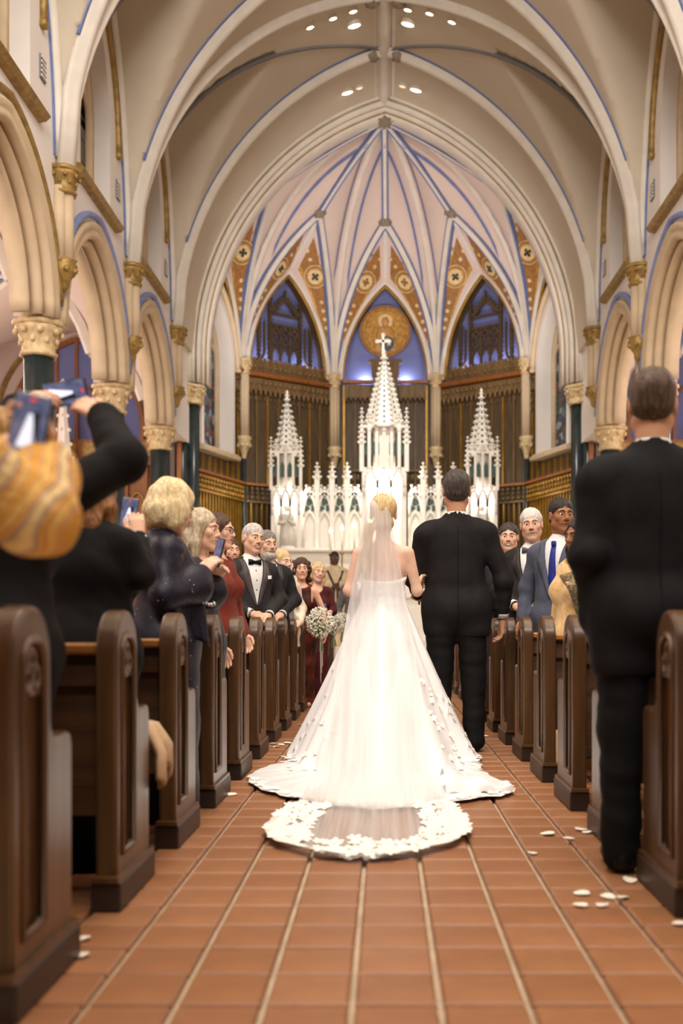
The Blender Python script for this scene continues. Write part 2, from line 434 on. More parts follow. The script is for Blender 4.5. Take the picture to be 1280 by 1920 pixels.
    # vaulting shafts with capital and corbel
    for k in range(3, len(PY)):
        y = PY[k]; x = s*(WX0-.09)
        sh = MB()
        for dy in (-.10, .10): sh.lathe([(.075, 5.75), (.075, 6.75)], (x+s*.03, y+dy, 0), 12)
        sh.lathe([(.085, 5.75), (.085, 6.75)], (x-s*.05, y, 0), 12)
        so = sh.build('wall_shaft', 'arch_stone', wall, 'all')
        cp = MB(); capital(cp, (x, y, 6.66), .15, .36); cp.build('capital', 'gilding', so, 'all')
        cb = MB(); cb.lathe([(.02, 5.36), (.07, 5.42), (.08, 5.5), (.15, 5.6), (.18, 5.7), (.15, 5.74), (.18, 5.78)], (x, y, 0), 12, 6, .06)
        for j in range(6): cb.sphere((x+.15*math.cos(j*PI/3), y+.15*math.sin(j*PI/3), 5.64), .05, 6, 4)
        cb.build('corbel', 'gilding', so, 'all')
WL = side_wall(-1); WR = side_wall(1)
WL['label'] = 'white plaster nave wall with pointed arcade on the left'; WR['label'] = 'white plaster nave wall with pointed arcade on the right'
side_details(-1, WL); side_details(1, WR)
# arcade columns
colnames = {(-1, 5): 'dark green arcade column with thick leafy capital behind the raised phones',
            (-1, 6): 'dark green arcade column in the middle of the left arcade, behind the raised black sleeve',
            (-1, 7): 'dark green arcade column farthest along the left arcade, above the blonde woman',
            (1, 6): 'arcade column hidden behind the head of the big man in the black suit',
            (1, 7): 'arcade column with cream capital beside the big man\'s left ear'}
for (s, k), lab in colnames.items():
    y = PY[k]; x = s*(WX0+WX1)/2
    t = tag(empty('arcade_column', (x, y, 0)), lab, 'column', 'green columns of the nave arcades')
    sh = MB(); sh.lathe([(.20, .3), (.2, 4.5)], (0, 0, 0), 24, 8, .035); sh.build('shaft', 'green_marble', t, 'all')
    b = MB(); b.lathe([(.34, 0), (.34, .16), (.28, .2), (.29, .26), (.22, .34)], (0, 0, 0), 16); b.build('base', 'arch_stone', t, True)
    cp = MB(); capital(cp, (0, 0, 4.46), .215, .5); cp.build('capital', 'capital_stone', t, 'all')
    # respond of the arch mouldings over the capital
    im = MB(); im.lathe([(.30, 4.96), (.30, 5.02)], (0, 0, 0), 8, a0=PI/8); im.build('impost', 'arch_stone', t)
# ------------------------------------------------------------------ vault
mb = MB(); xs = np.linspace(-WX0-.02, WX0+.02, 91)
ys = np.concatenate([np.linspace(PY[0], PY[-1], 7*30+1), [21.6, 22.2, 22.8, 23.3]])
mb.grid(np.array([[(x, y, vault_z(x, y)) for x in xs] for y in ys]))
ceil = struct(mb.build('ceiling', 'vault_plaster', None, True, fix=False), 'pointed rib vault of the nave in warm plaster')
def vault_path(x0, y0, x1, y1, n=40, drop=.0, rise=0.):
    P = []
    for i in range(n+1):
        t = i/n; t = t*t*(3-2*t)*.3+t*.7
        x = x0+(x1-x0)*t; y = y0+(y1-y0)*t
        P.append((x, y, barrel(x)-drop))
    P[0] = (x0, y0, 6.95)
    return np.array(P)
def rib(path, w, d, parent, m='rib_stone', stripe=True, name='rib', sm='blue_stripe', sw=.045, sd=.02):
    R = MB().ribbon(path, [(-w, .05), (-w, -.03), (-w*.62, -.05), (-w*.5, -d*.8), (-w*.2, -d), (w*.2, -d), (w*.5, -d*.8), (w*.62, -.05), (w, -.03), (w, .05)])
    o = R.build(name, m, parent, 'all')
    if stripe:
        for sg in (-1, 1):
            MB().ribbon(path[3:], [(sg*(w+.005), .02), (sg*(w+.005), -sd), (sg*(w+sw), -sd), (sg*(w+sw), .02)]).build('stripe', sm, o)
    return o
for s in (-1, 1):
    for k in range(3, 8):
        y = PY[k]
        rib(vault_path(s*4.36, y, 0, y), .15, .14, ceil)
        if k < 7:
            rib(vault_path(s*4.36, y+.05, 0, y+1.85), .09, .13, ceil, stripe=(k < 6))
            rib(vault_path(s*4.36, y+.05, 0, y+3.7), .014, .03, ceil, stripe=False, m='vent_metal')
        # wall rib of each lunette
        if k < 7:
            lp = [(s*(WX0-.02), y+1.85+u, lun(u)) for u in np.concatenate([np.linspace(-1.848, -1.5, 14), np.linspace(-1.45, 1.45, 30), np.linspace(1.5, 1.848, 14)])]
            if s > 0: lp = lp[::-1]
            MB().sweep(lp, [(0, -.02), (0, .07), (.06, .1), (.12, .06), (.14, -.02)], (-s, 0, 0)).build('wall_rib', 'rib_stone', ceil, 'all')
            MB().sweep(lp, [(.14, -.02), (.14, .01), (.165, .01), (.165, -.02)], (-s, 0, 0)).build('stripe', 'blue_stripe', ceil)
rd = np.array([(-.03, y, RIDGE+.05-.07) for y in np.linspace(9, 23.2, 30)])
rib(rd, .16, .16, ceil, stripe=False)
for dx in (-.2, .2): MB().ribbon(rd+np.array((dx, 0, 0)), [(-.03, .03), (-.03, -.05), (.03, -.05), (.03, .03)]).build('rib', 'rib_stone', ceil)
for yy in (15.6, 19.3, 21.15):
    for dx in (-.26, .26):
        b = MB(); b.lathe([(.02, .1), (.11, .08), (.14, .0), (.11, -.07), (.05, -.1), (.0, -.1)], (dx, yy, RIDGE-.16), 10, 5, .12); b.build('boss', 'boss_stone', ceil, 'all')
# recessed ceiling lamps
def solve_vault(px, py):
    lo, hi = 10., 23.
    for _ in range(50):
        Y = (lo+hi)/2; p = at(px, py, Y)
        if p[2] > vault_z(p[0], Y): hi = Y
        else: lo = Y
    return at(px, py, lo)
lamps = [(663, 45, .12, 1), (765, 42, .12, 1), (650, 171, .12, 1), (780, 166, .12, 1), (580, 48, .07, 0), (623, 31, .07, 0), (661, 18, .07, 0),
         (765, 15, .07, 0), (806, 22, .07, 0), (848, 38, .07, 0), (673, 162, .08, 2), (755, 159, .08, 2)]
lampwords = ['large bright ceiling lamp beside the ridge rib, upper left one', 'large bright ceiling lamp beside the ridge rib, upper right one',
             'large bright ceiling lamp over the chancel arch, left of the ridge', 'large bright ceiling lamp over the chancel arch, right of the ridge',
             'small ceiling spotlight farthest left of the ridge rib', 'small ceiling spotlight second from the left', 'small ceiling spotlight just above the large upper left lamp',
             'small ceiling spotlight just above the large upper right lamp', 'small ceiling spotlight second from the right', 'small ceiling spotlight farthest right of the ridge rib',
             'dim amber ceiling lamp next to the left lamp over the chancel arch', 'dim amber ceiling lamp next to the right lamp over the chancel arch']
for (px, py, r, kind), lw in zip(lamps, lampwords):
    p = solve_vault(px, py)
    t = tag(empty('ceiling_lamp', (p[0], p[1], p[2])), lw, 'ceiling lamp', 'recessed lamps in the nave vault')
    e = .02; zx = (vault_z(p[0]+e, p[1])-vault_z(p[0]-e, p[1]))/(2*e)
    t.rotation_euler = (0.25, -math.atan(zx)*.6, 0)
    c = MB(); c.lathe([(r*.95, .1), (r*1.25, .06), (r*1.25, -.03), (r*1.05, -.045), (r*.98, -.02), (r*.95, .05)], (0, 0, 0), 16); c.build('housing', 'lamp_can', t, True)
    g = MB(); rr = r*.98 if kind != 0 else r*.8
    g.lathe([(rr, .03), (rr, -.025), (rr*.6, -.05), (0.001, -.055)], (0, 0, 0), 16); g.build('lens', 'lamp_dim' if kind == 2 else 'lamp_glow', t, True)
# ------------------------------------------------------------------ chancel arch
tr = struct(empty('trim_1', (0, 0, 0)), 'moulded chancel arch in white stone with blue and gold lines')
def chancel_path(off, z0=6.35, n=28):
    """arch line; off > 0 is outwards of the nave profile"""
    P = []; x0 = 1.73; r = 6.10+off
    th1 = math.acos(x0/r)
    half = [(-(r*math.cos(th1*i/n)-x0), SPR+r*math.sin(th1*i/n)) for i in range(n+1)]
    half[-1] = (0., half[-1][1])
    pts = [(half[0][0], z0)]+half
    return pts+[(-x, z) for x, z in pts[-2::-1]]
def chancel_band(name, o0, y0, prof, m):
    p = [(x, y0, z) for x, z in chancel_path(o0)]
    return MB().sweep(p, prof, (0, -1, 0)).build(name, m, tr, 'all')
rollp = lambda w, d: [(0, -d*.4), (0, d*.3), (w*.2, d*.8), (w*.5, d), (w*.8, d*.8), (w, d*.3), (w, -d*.4)]
chancel_band('moulding', .22, 23.0, [(-.02, -.5), (-.02, .06), (.10, .06), (.10, -.5)], 'pale_blue_stripe')
chancel_band('moulding', .22, 23.0, [(.10, -.5), (.10, .10), (.15, .14), (.20, .10), (.20, -.5)], 'rib_stone')
chancel_band('moulding', .04, 23.08, rollp(.09, .12), 'rib_stone')
chancel_band('stripe', -.04, 23.1, [(-.01, -.1), (-.01, .03), (.02, .03), (.02, -.1)], 'gold_line')
chancel_band('moulding', -.06, 23.14, rollp(.11, .16), 'rib_stone')
chancel_band('moulding', -.16, 23.24, rollp(.08, .12), 'rib_stone')
chancel_band('stripe', -.235, 23.3, [(-.01, -.1), (-.01, .03), (.02, .03), (.02, -.1)], 'gold_line')
chancel_band('moulding', -.25, 23.34, [(0, -.35), (0, .05), (.03, .09), (.06, .05), (.06, -.35)], 'rib_stone')
for s in (-1, 1):
    for (dx, dy, r, z1) in ((-.12, .0, .10, 6.35), (.06, .12, .10, 6.35), (.22, .28, .09, 6.35)):
        sh = MB(); sh.lathe([(r, 6.2), (r, z1+.1)], (s*(4.5-dx*.9), 23.05+dy, 0), 12); sh.build('pier_shaft', 'rib_stone', tr, 'all')
    cp = MB()
    for (dx, dy) in ((-.10, -.05), (.10, .15)): capital(cp, (s*(4.5-dx), 23.0+dy, 5.85), .20, .42)
    cp.build('pier_capital', 'capital_stone', tr, 'all')
    for (dx, dy) in ((-.12, -.02), (.10, .16)):
        g = MB(); g.lathe([(.15, .3), (.15, 5.9)], (s*(4.5-dx), 23.0+dy, 0), 16, 6, .04); g.build('pier_column', 'green_marble', tr, 'all')
    g = MB(); g.box((s*4.62, 22.75, 3.0), (.10, .08, 5.6)); g.build('pier_board', 'chapel_oak', tr)
    cp = MB(); capital(cp, (s*4.26, 23.4, 7.6), .09, .28); cp.build('pier_capital', 'gilding', tr, 'all')
# ------------------------------------------------------------------ apse
BOSS = V3(-.02, YC+.45, 12.62)
SPA = 7.55                                               # spring height of the apse ribs
def avert(deg):
    a = math.radians(deg); return V3(AR*math.sin(a), YC+AR*math.cos(a), 0)
ANG = [-90, -54, -18, 18, 54, 90]
apse = struct(empty('wall_apse', (0, 0, 0)), 'five sided apse with ribbed plaster vault, painted spandrels and oak panelling')
def apse_rib_path(deg, n=26):
    p = avert(deg); P = []
    for i in range(n+1):
        th = PI/2*i/n; s = 1-math.cos(th)
        q = p+(BOSS-p)*s; q[2] = SPA+(BOSS[2]-SPA)*math.sin(th); P.append(q)
    return np.array(P)
FA, FH, FD = 1.37, 3.65, 1.46                                      # wall arch of a bay
GA, GH = 1.17, 2.60                                      # lower arch of a bay
def bay_frame(k):
    a, b = avert(ANG[k]), avert(ANG[k+1]); mid = (a+b)/2; U = unit(b-a); Nn = unit(V3(0, YC, 0)-mid); Nn[2] = 0
    return mid, U, Nn
def bp(k, u, z, d=0.):
    mid, U, Nn = BF[k]; p = mid+U*u+Nn*d; return V3(p[0], p[1], z)
BF = [bay_frame(k) for k in range(5)]
def fp(k, u, z, d=0.):                                    # wall arch leans inwards towards its boss
    return bp(k, u, z, FD*(1-min(1, abs(u)/FA))+d)
def half(a, h, z0, n):                                   # right half from spring to apex
    pts = arch_pts(a, h, n)[n:]; return [(u, z0+z) for u, z in pts[::-1]]
NT = 18
for k in range(5):
    for sg in (-1, 1):
        deg = ANG[k] if sg < 0 else ANG[k+1]
        R = apse_rib_path(deg, NT); F = [fp(k, sg*u, z) for u, z in half(FA, FH, SPA, NT)]
        P = []
        for i in range(NT+1):
            row = []
            for j in range(9):
                v = j/8; q = R[i]*(1-v)+F[i]*v; q = q+V3(0, 0, .10*math.sin(PI*v)*math.sin(PI*i/NT)); row.append(q)
            P.append(row)
        MB().grid(np.array(P)).build('vault_cell', 'apse_plaster', apse, 'all', fix=False)
        if abs(deg) != 90:
            for w0, w1 in ((.165, .205),):
                rows = []
                for i in range(3, NT+1):
                    tg = R[min(NT, i+1)]-R[i-1]; hh_ = unit(np.cross(tg, (0, 0, 1.))); Ln = abs(float((F[i]-R[i])@hh_))
                    if Ln < .22: continue
                    qs = []
                    for w in (w0, w1):
                        v = w/Ln; q = R[i]*(1-v)+F[i]*v+V3(0, 0, .10*math.sin(PI*v)*math.sin(PI*i/NT)); q = q+unit(V3(0, YC, 8.)-q)*.035; qs.append(q)
                    rows.append(qs)
                MB().grid(np.array(rows)).build('stripe', 'blue_stripe', apse, 'all', fix=False)
for deg in ANG:
    rp = apse_rib_path(deg)
    if abs(deg) == 90: continue
    o = rib(rp, .13, .13, apse, stripe=False)
for k in range(5):
    # ridge of each cell, from the small boss to the great boss
    e = fp(k, 0, SPA+FH, .03)
    P = np.array([e+(BOSS-e)*t+V3(0, 0, .09*math.sin(PI*t)-.03) for t in np.linspace(0, .94, 16)])
    o = MB().ribbon(P, [(-.04, .03), (-.04, -.05), (.04, -.05), (.04, .03)]).build('ridge_rib', 'rib_stone', apse)
    for sg in (-1, 1):
        MB().ribbon(P, [(sg*.045, .02), (sg*.045, -.045), (sg*.085, -.045), (sg*.085, .02)]).build('stripe', 'blue_stripe', o)
    b = MB(); b.sphere(e+V3(0, 0, -.02), (.15, .15, .12), 10, 6)
    for j in range(6): b.sphere(e+V3(.13*math.cos(j*PI/3), .05*math.sin(j*PI/3), -.02+.1*math.sin(j*PI/3)), .06, 6, 4)
    b.build('boss', 'boss_stone', apse, 'all')
b = MB(); b.lathe([(.02, .12), (.27, .10), (.29, .0), (.24, -.08), (.14, -.10), (.0, -.12)], BOSS+V3(0, -.1, -.05), 16, 8, .05)
for j in range(12): b.sphere(BOSS+V3(.24*math.cos(j*PI/6), -.1+.24*math.sin(j*PI/6), -.12), .05, 6, 4)
b.build('boss', 'boss_stone', apse, 'all')
def bay_sweep(k, pts, prof, name, m, d=0., parent=None, smooth='all'):
    mid, U, Nn = BF[k]
    return MB().sweep([bp(k, u, z, d) for u, z in pts], prof, Nn).build(name, m, parent or apse, smooth)
def disc_prism(k, u, z, r, d0, d1, n=24):
    mid, U, Nn = BF[k]
    return MB().prism([(r*math.cos(a), r*math.sin(a)) for a in np.linspace(0, 2*PI, n, endpoint=False)], d0, d1, bp(k, u, z), U, (0, 0, 1), Nn)
for k in range(5):
    mid, U, Nn = BF[k]
    full = lambda a, h, z0, n=16: [(u, z0+z) for u, z in arch_pts(a, h, n)]
    # spandrel surface between the leaning wall arch and the lower arch
    F3 = [fp(k, u, z) for u, z in full(FA+.02, FH+.02, SPA-.05)]; G3 = [bp(k, u, z) for u, z in full(GA, GH, SPA-.1)]
    MB().grid(np.array([[f*(1-v)+g_*v for f, g_ in zip(F3, G3)] for v in np.linspace(0, 1, 5)])).build('spandrel', 'apse_plaster', apse, 'all', fix=False)
    Fp = np.array([fp(k, u, z) for u, z in full(FA-.01, FH-.02, SPA)]); Nv = unit(Nn+V3(0, 0, -.5))
    for a0, a1, lo_, hi_, nm, mt in ((-.06, .06, -.05, .09, 'wall_arch', 'rib_stone'), (.07, .105, -.03, .05, 'stripe', 'blue_stripe'), (-.105, -.07, -.03, .05, 'stripe', 'blue_stripe')):
        for sg in (-1, 1):
            P_ = Fp[:17] if sg < 0 else Fp[16:][::-1]; inn = [unit(np.cross(np.gradient(P_, axis=0)[q_], Nv)) for q_ in range(17)]
            if sg > 0: inn = [-v for v in inn]
            rows = [[P_[q_]-inn[q_]*a0*-1+Nv*lo_, P_[q_]-inn[q_]*a0*-1+Nv*hi_, P_[q_]-inn[q_]*a1*-1+Nv*hi_, P_[q_]-inn[q_]*a1*-1+Nv*lo_] for q_ in range(17)]
            MB().grid(np.array(rows)).build(nm, mt, apse, False, fix=False)
    bay_sweep(k, full(GA+.06, GH+.10, SPA-.1), [(-.07, -.05), (-.07, .06), (0, .11), (.07, .06), (.07, -.05)], 'niche_arch', 'rib_stone')
    bay_sweep(k, full(GA+.15, GH+.22, SPA-.1), [(-.02, -.02), (-.02, .05), (.02, .05), (.02, -.02)], 'stripe', 'blue_stripe')
    bay_sweep(k, full(GA-.03, GH-.05, SPA-.1), [(-.025, -.06), (-.025, .03), (.025, .03), (.025, -.06)], 'niche_edge', 'gold_line')
    # painted spandrel panels with roundels
    for sg in (-1, 1):
        n = 16; Fh = [fp(k, sg*u, z) for u, z in half(FA, FH, SPA, n)]; Gh = [bp(k, sg*u, z) for u, z in half(GA, GH, SPA-.1, n)]
        def on(i, v, lift):
            f, g_ = Fh[i], Gh[i]; p = f*(1-v)+g_*v; e1 = unit(g_-f); i2 = min(n, i+1); i1 = max(0, i-1)
            e2 = unit((Fh[i2]*(1-v)+Gh[i2]*v)-(Fh[i1]*(1-v)+Gh[i1]*v)); nn = unit(np.cross(e1, e2))
            if nn@Nv < 0: nn = -nn
            uo = float((p-mid)@U)*sg; p = p+U*sg*max(0, .11-uo)
            return p+nn*lift, e1, e2, nn
        def strip(v0, v1, i0, i1, lift, th):
            return MB().slab(np.array([[on(i, v0, lift)[0], on(i, v1, lift)[0]] for i in range(i0, i1+1)]), Nv*th)
        sp = strip(.14, .80, 4, n, .012, -.006).build('painted_panel', 'mosaic_gold', apse, False, fix=False)
        strip(.22, .72, 5, n-1, .018, -.004).build('scrollwork', 'mosaic_rust', sp, False, fix=False)
        c, e1, e2, nn = on(12, .46, .02); e2b = unit(e2-e1*(e1@e2)); rr = .30; c = c+U*sg*max(0., rr+.13-float((c-mid)@U)*sg)
        for q, (r_, m_, d_) in enumerate(((rr, 'mosaic_cream', .02), (rr*.92, 'mosaic_rust', .024), (rr*.78, 'mosaic_gold', .028), (rr*.64, 'mosaic_cream', .032))):
            MB().prism([(r_*math.cos(a), r_*math.sin(a)) for a in np.linspace(0, 2*PI, 24, endpoint=False)], -.02, d_, c, e1, e2b, nn).build('roundel', m_, sp)
        mo = MB()
        for j in range(4):
            a = 2*PI*j/4+k+sg; mo.sphere(c+(e1*math.cos(a)+e2b*math.sin(a))*.07+nn*.034, .042, 6, 4)
        mo.sphere(c+nn*.034, .04, 6, 4); mo.build('emblem', 'mosaic_dark' if k != 2 else 'mosaic_rust', sp, 'all')
        for ii in (6, 7, 8, 9, 14, 15):
            c2, a1, a2, nn = on(ii, .46, .018); MB().prism([(.055*math.cos(a), .055*math.sin(a)) for a in np.linspace(0, 2*PI, 6, endpoint=False)], -.01, .012, c2, a1, unit(a2-a1*(a1@a2)), nn).build('rosette', 'mosaic_cream', sp)
    # small boss where the lower arch meets the middle strip
    b = MB(); b.sphere(bp(k, 0, SPA+GH+.12, .08), (.14, .14, .12), 8, 6); b.build('boss', 'boss_stone', apse, 'all')
    st = MB(); a_ = bp(k, 0, SPA+GH+.0, .04); c_ = fp(k, 0, SPA+FH-.06, .0); st.bar(a_, c_, .12, .10, tuple(U)); st.build('middle_strip', 'rib_stone', apse)
    # niche behind the lower arch, blue lamp light painted into its wall
    dp = -.36
    bk = MB(); bk.prism([(-1.5, 6.6 if k not in (0, 4) else 8.3), (1.5, 6.6 if k not in (0, 4) else 8.3), (1.5, 10.6), (-1.5, 10.6)] if k not in (0, 4) else [(-1.5, 6.6), (-.76, 6.6), (-.76, 7.9), (-.4, 8.6), (0, 8.9), (.4, 8.6), (.76, 7.9), (.76, 6.6), (1.5, 6.6), (1.5, 10.6), (-1.5, 10.6)], dp-.1, dp, (mid[0], mid[1], 0), U, (0, 0, 1), Nn); bk.build('niche_back', 'niche_blue', apse)
    so = MB(); pts = full(GA, GH, SPA-.1); P = np.array([[bp(k, u, z, 0.) for u, z in pts], [bp(k, u, z, dp) for u, z in pts]]); so.grid(P); so.build('niche_soffit', 'apse_oak_dark', apse, 'all', fix=False)
    for u_ in ((-.55, .55) if k in (1, 2, 3) else ()): point('niche_light', bp(k, u_, 7.5, -.22), 12 if k == 2 else 30, (.78, .82, 1.0), .04)
# ------------------------------------------------------------------ apse columns
names = {-54: 'slim cream apse column between the left window and the left screen', -18: 'slim cream apse column left of the central spire',
         18: 'slim cream apse column right of the central spire', 54: 'slim cream apse column between the right screen and the right window'}
for deg, lab in names.items():
    p = avert(deg); inn = unit(V3(0, YC, 0)-p); c = p+inn*.10
    t = tag(empty('apse_column', (c[0], c[1], 0)), lab, 'column', 'slim columns of the apse')
    s_ = MB()
    for j in range(3):
        a = math.radians(-deg)-PI/2+(j-1)*1.2; s_.lathe([(.075, 5.6), (.075, 7.25)], (.07*math.cos(a), .07*math.sin(a), 0), 10)
    s_.build('shaft', 'arch_stone', t, 'all')
    cp = MB(); capital(cp, (0, 0, 7.2), .14, .38); cp.build('capital', 'capital_stone', t, 'all')
    cb = MB(); cb.lathe([(.02, 5.0), (.06, 5.06), (.08, 5.2), (.13, 5.32), (.18, 5.44), (.15, 5.5), (.19, 5.56), (.17, 5.62)], (0, 0, 0), 12, 6, .06)
    for j in range(7): cb.sphere((.15*math.cos(j*.9), .15*math.sin(j*.9), 5.38), .05, 6, 4)
    cb.build('corbel', 'capital_stone', t, 'all')
    g = MB(); g.lathe([(.065, .45), (.065, 5.05)], (0, 0, 0), 12); g.build('lower_shaft', 'green_marble', t, 'all')
    b = MB(); b.lathe([(.16, .42), (.16, .6), (.10, .68)], (0, 0, 0), 12); b.build('base', 'capital_stone', t, True)
# ------------------------------------------------------------------ oak panelling of each bay
def bx(mb, k, u, z, d, su, sz, sd):
    mid, U, Nn = BF[k]; R = np.stack([U, Nn, V3(0, 0, 1)], 1)
    return mb.box(bp(k, u, z, d), (su, sd, sz), R)
for k in range(5):
    mid, U, Nn = BF[k]
    ztop = 7.35
    side = k in (0, 4)
    pan = MB()
    if side:
        for u0, u1, z0, z1 in ((-1.4, -.88, .4, ztop), (.88, 1.4, .4, ztop), (-.88, .88, .4, 4.9)): bx(pan, k, (u0+u1)/2, (z0+z1)/2, -.06, u1-u0, z1-z0, .06)
    else: bx(pan, k, 0, (ztop+.4)/2, -.06, 2.8, ztop-.4, .06)
    po = pan.build('panelling', 'apse_oak_dark', apse)
    if k == 2:
        # organ-case like centre with plain leaves
        for u in (-.82, -.62, .62, .82):
            q = MB(); bx(q, k, u, 5.4, .0, .03, 3.4, .05); q.build('batten', 'apse_oak', apse)
        for u in (-1.12, 1.12):
            q = MB(); bx(q, k, u, 5.2, .02, .05, 4.2, .08); q.build('batten', 'gold_line', apse)
        for u in (-.74, .74):
            q = MB(); bx(q, k, u, 7.15, .04, .74, .36, .10)
            for j in range(6): q.sphere(bp(k, u-.32+j*.128, 6.96, .06), (.05, .05, .1), 6, 4)
            q.build('carved_frieze', 'apse_oak', apse, True)
            q = MB(); bx(q, k, u, 7.40, .05, .80, .08, .14); q.build('cornice', 'chapel_oak', apse)
            q = MB(); bx(q, k, u, 5.0, .03, .70, .06, .08); bx(q, k, u, 4.62, .03, .7, .05, .08)
            for j in range(5): q.sphere(bp(k, u-.28+j*.14, 4.80, .03), (.05, .05, .12), 6, 4)
            q.build('carved_band', 'apse_oak', apse, True)
        q = MB(); bx(q, k, 0, 5.9, .06, .62, 4.0, .16)
        bx(q, k, 0, 7.95, .08, .90, .10, .2); bx(q, k, 0, 7.72, .08, .74, .36, .18); q.build('pedestal', 'apse_oak', apse)
        for u in (-.31, .31):
            q = MB(); bx(q, k, u, 6.4, .15, .05, 3.0, .05); q.build('batten', 'apse_oak', apse)
    else:
        nb = 9
        for j in range(nb):
            u = -1.28+j*2.56/(nb-1); lo = 4.45; hi = 6.75
            if side and abs(u) < .95: hi = 4.86
            q = MB(); bx(q, k, u, (lo+hi)/2, -.01, .045, hi-lo, .06); q.build('batten', 'gold_line' if side or j % 2 == 0 else 'apse_oak', apse)
            if side and abs(u) > .95:
                q = MB()
                for zz in (6.3, 6.5, 6.7, 6.9, 7.1): q.sphere(bp(k, u, zz, .02), (.06, .06, .07), 6, 4)
                q.build('crocket_run', 'apse_oak', apse, 'all')
        for (u0, u1) in (((-1.36, 1.36),) if not side else ((-1.36, -.95), (.95, 1.36))):
            w = u1-u0; uc = (u0+u1)/2
            q = MB(); bx(q, k, uc, 7.02, .02, w, .30, .10); n = max(3, int(w/.14))
            for j in range(n):
                uu = u0+(j+.5)*w/n
                q.sphere(bp(k, uu, 6.84, .05), (.05, .05, .11), 6, 4); q.sphere(bp(k, uu, 7.06, .08), (.05, .05, .06), 6, 4)
                bx(q, k, uu, 6.68, .0, .03, .12, .05)
            q.build('carved_frieze', 'apse_oak', apse, True)
            q = MB(); q.prism([(0, 0), (.14, .02), (.18, .08), (.10, .14), (0, .14)], u0, u1, (mid[0], mid[1], 7.2), Nn, (0, 0, 1), U); q.build('cornice', 'chapel_oak', apse)
            if not side:
                q = MB(); bx(q, k, uc, 7.52, -.06, w, .32, .05); n = 18
                for j in range(n):
                    uu = u0+(j+.5)*w/n; q.sphere(bp(k, uu, 7.70, -.06), (.06, .05, .06), 6, 4); q.sphere(bp(k, uu, 7.5, -.02), (.05, .05, .05), 6, 4)
                q.build('cresting', 'apse_oak', apse, True)
            else:
                q = MB(); bx(q, k, uc, 7.62, -.02, w, .5, .09); n = 4
                for j in range(n): q.sphere(bp(k, u0+(j+.5)*w/n, 7.9, -.02), (.09, .06, .08), 6, 4)
                q.build('cresting', 'apse_oak', apse, True)
    # gallery band and the slatted dado under it
    q = MB(); bx(q, k, 0, 4.42, .10, 2.80, .06, .16); q.build('dado_rail', 'chapel_oak', apse)
    q = MB(); bx(q, k, 0, 3.98, .08, 2.80, .05, .10)
    for j in range(18):
        u = -1.30+j*2.6/17
        for zz, rr in ((4.32, .05), (4.2, .035), (4.08, .05)): q.sphere(bp(k, u, zz, .10), (rr, rr, .06), 6, 4)
    q.build('carved_band', 'gold_line' if side else 'apse_oak', apse, True)
    for j in range(18):
        u = -1.30+j*2.6/17; q = MB(); bx(q, k, u, 2.2, .03, .05, 3.55, .07); q.build('slat', 'gold_line' if (side or j % 2) else 'apse_oak', apse)
# ------------------------------------------------------------------ screens in the blue niches
def bay_bar(mb, k, u0, z0, u1, z1, w, d, t=.07):
    a, b = bp(k, u0, z0, d), bp(k, u1, z1, d); return mb.bar(a, b, w, t, tuple(BF[k][2]))
def crocket_pin(mb, k, u, z0, z1, w, d):
    bay_bar(mb, k, u, z0, u, z1, w, d, w); n = int((z1-z0-.2)/.12)
    for j in range(n):
        for sg in (-1, 1): mb.sphere(bp(k, u+sg*w*.7, z1-.1-j*.12, d), (w*.45, w*.45, w*.5), 5, 4)
    mb.sphere(bp(k, u, z1+.03, d), w*.8, 6, 4)
for k, word in ((1, 'left'), (3, 'right')):
    d = -.20
    t = empty('niche_screen', bp(k, 0, 7.35, d), 0, apse); t['label'] = 'dark oak pinnacled screen in the blue niche on the %s of the centre' % word
    off = t.location.copy()
    def put(mb, name, m='apse_oak_dark', sm=True):
        o = mb.build(name, m, t, sm); o.location = -off; return o
    for u in (-.42, -.14, .14, .42):
        q = MB(); bay_bar(q, k, u, 7.4, u, 8.72, .045 if abs(u) < .4 else .08, d); put(q, 'mullion')
    for z in (8.72, 9.02): q = MB(); bay_bar(q, k, -.45, z, .45, z, .06, d); put(q, 'transom')
    q = MB()
    for u in (-.28, 0, .28):
        for zz in (8.28, 8.55):
            ring = [bp(k, u+.10*math.cos(a), zz+.12*math.sin(a), d) for a in np.linspace(0, 2*PI, 4, endpoint=False)]
            q.sweep(ring, [(-.026, -.03), (-.026, .03), (.026, .03), (.026, -.03)], BF[k][2], True)
        ap = [bp(k, u+uu, 7.98+z, d) for uu, z in arch_pts(.11, .17, 5)]
        q.sweep(ap, [(-.03, -.03), (-.03, .03), (.03, .03), (.03, -.03)], BF[k][2])
    put(q, 'tracery')
    q = MB(); bay_bar(q, k, -.42, 9.02, 0, 9.46, .09, d); bay_bar(q, k, .42, 9.02, 0, 9.46, .09, d)
    for j in range(5):
        for sg in (-1, 1): q.sphere(bp(k, sg*.42*(1-j/5), 9.05+.44*j/5+.06, d), .06, 6, 4)
    crocket_pin(q, k, 0, 9.4, 9.62, .06, d); put(q, 'gable')
    for u, z0, z1 in ((-.46, 7.4, 9.72), (.46, 7.4, 9.66), (-.78, 7.5, 8.92), (.78, 7.5, 8.75)): q = MB(); crocket_pin(q, k, u, z0, z1, .07, d); put(q, 'pinnacle')
    for sg in (-1, 1):
        q = MB(); pts = [bp(k, sg*(.62+.36*(1-math.cos(a))), 8.0-.36*math.sin(a), d) for a in np.linspace(0, PI/2, 8)]; pts = [bp(k, sg*.62, 8.75, d)]+pts
        q.tube(pts, .04, 6); put(q, 'bracket')
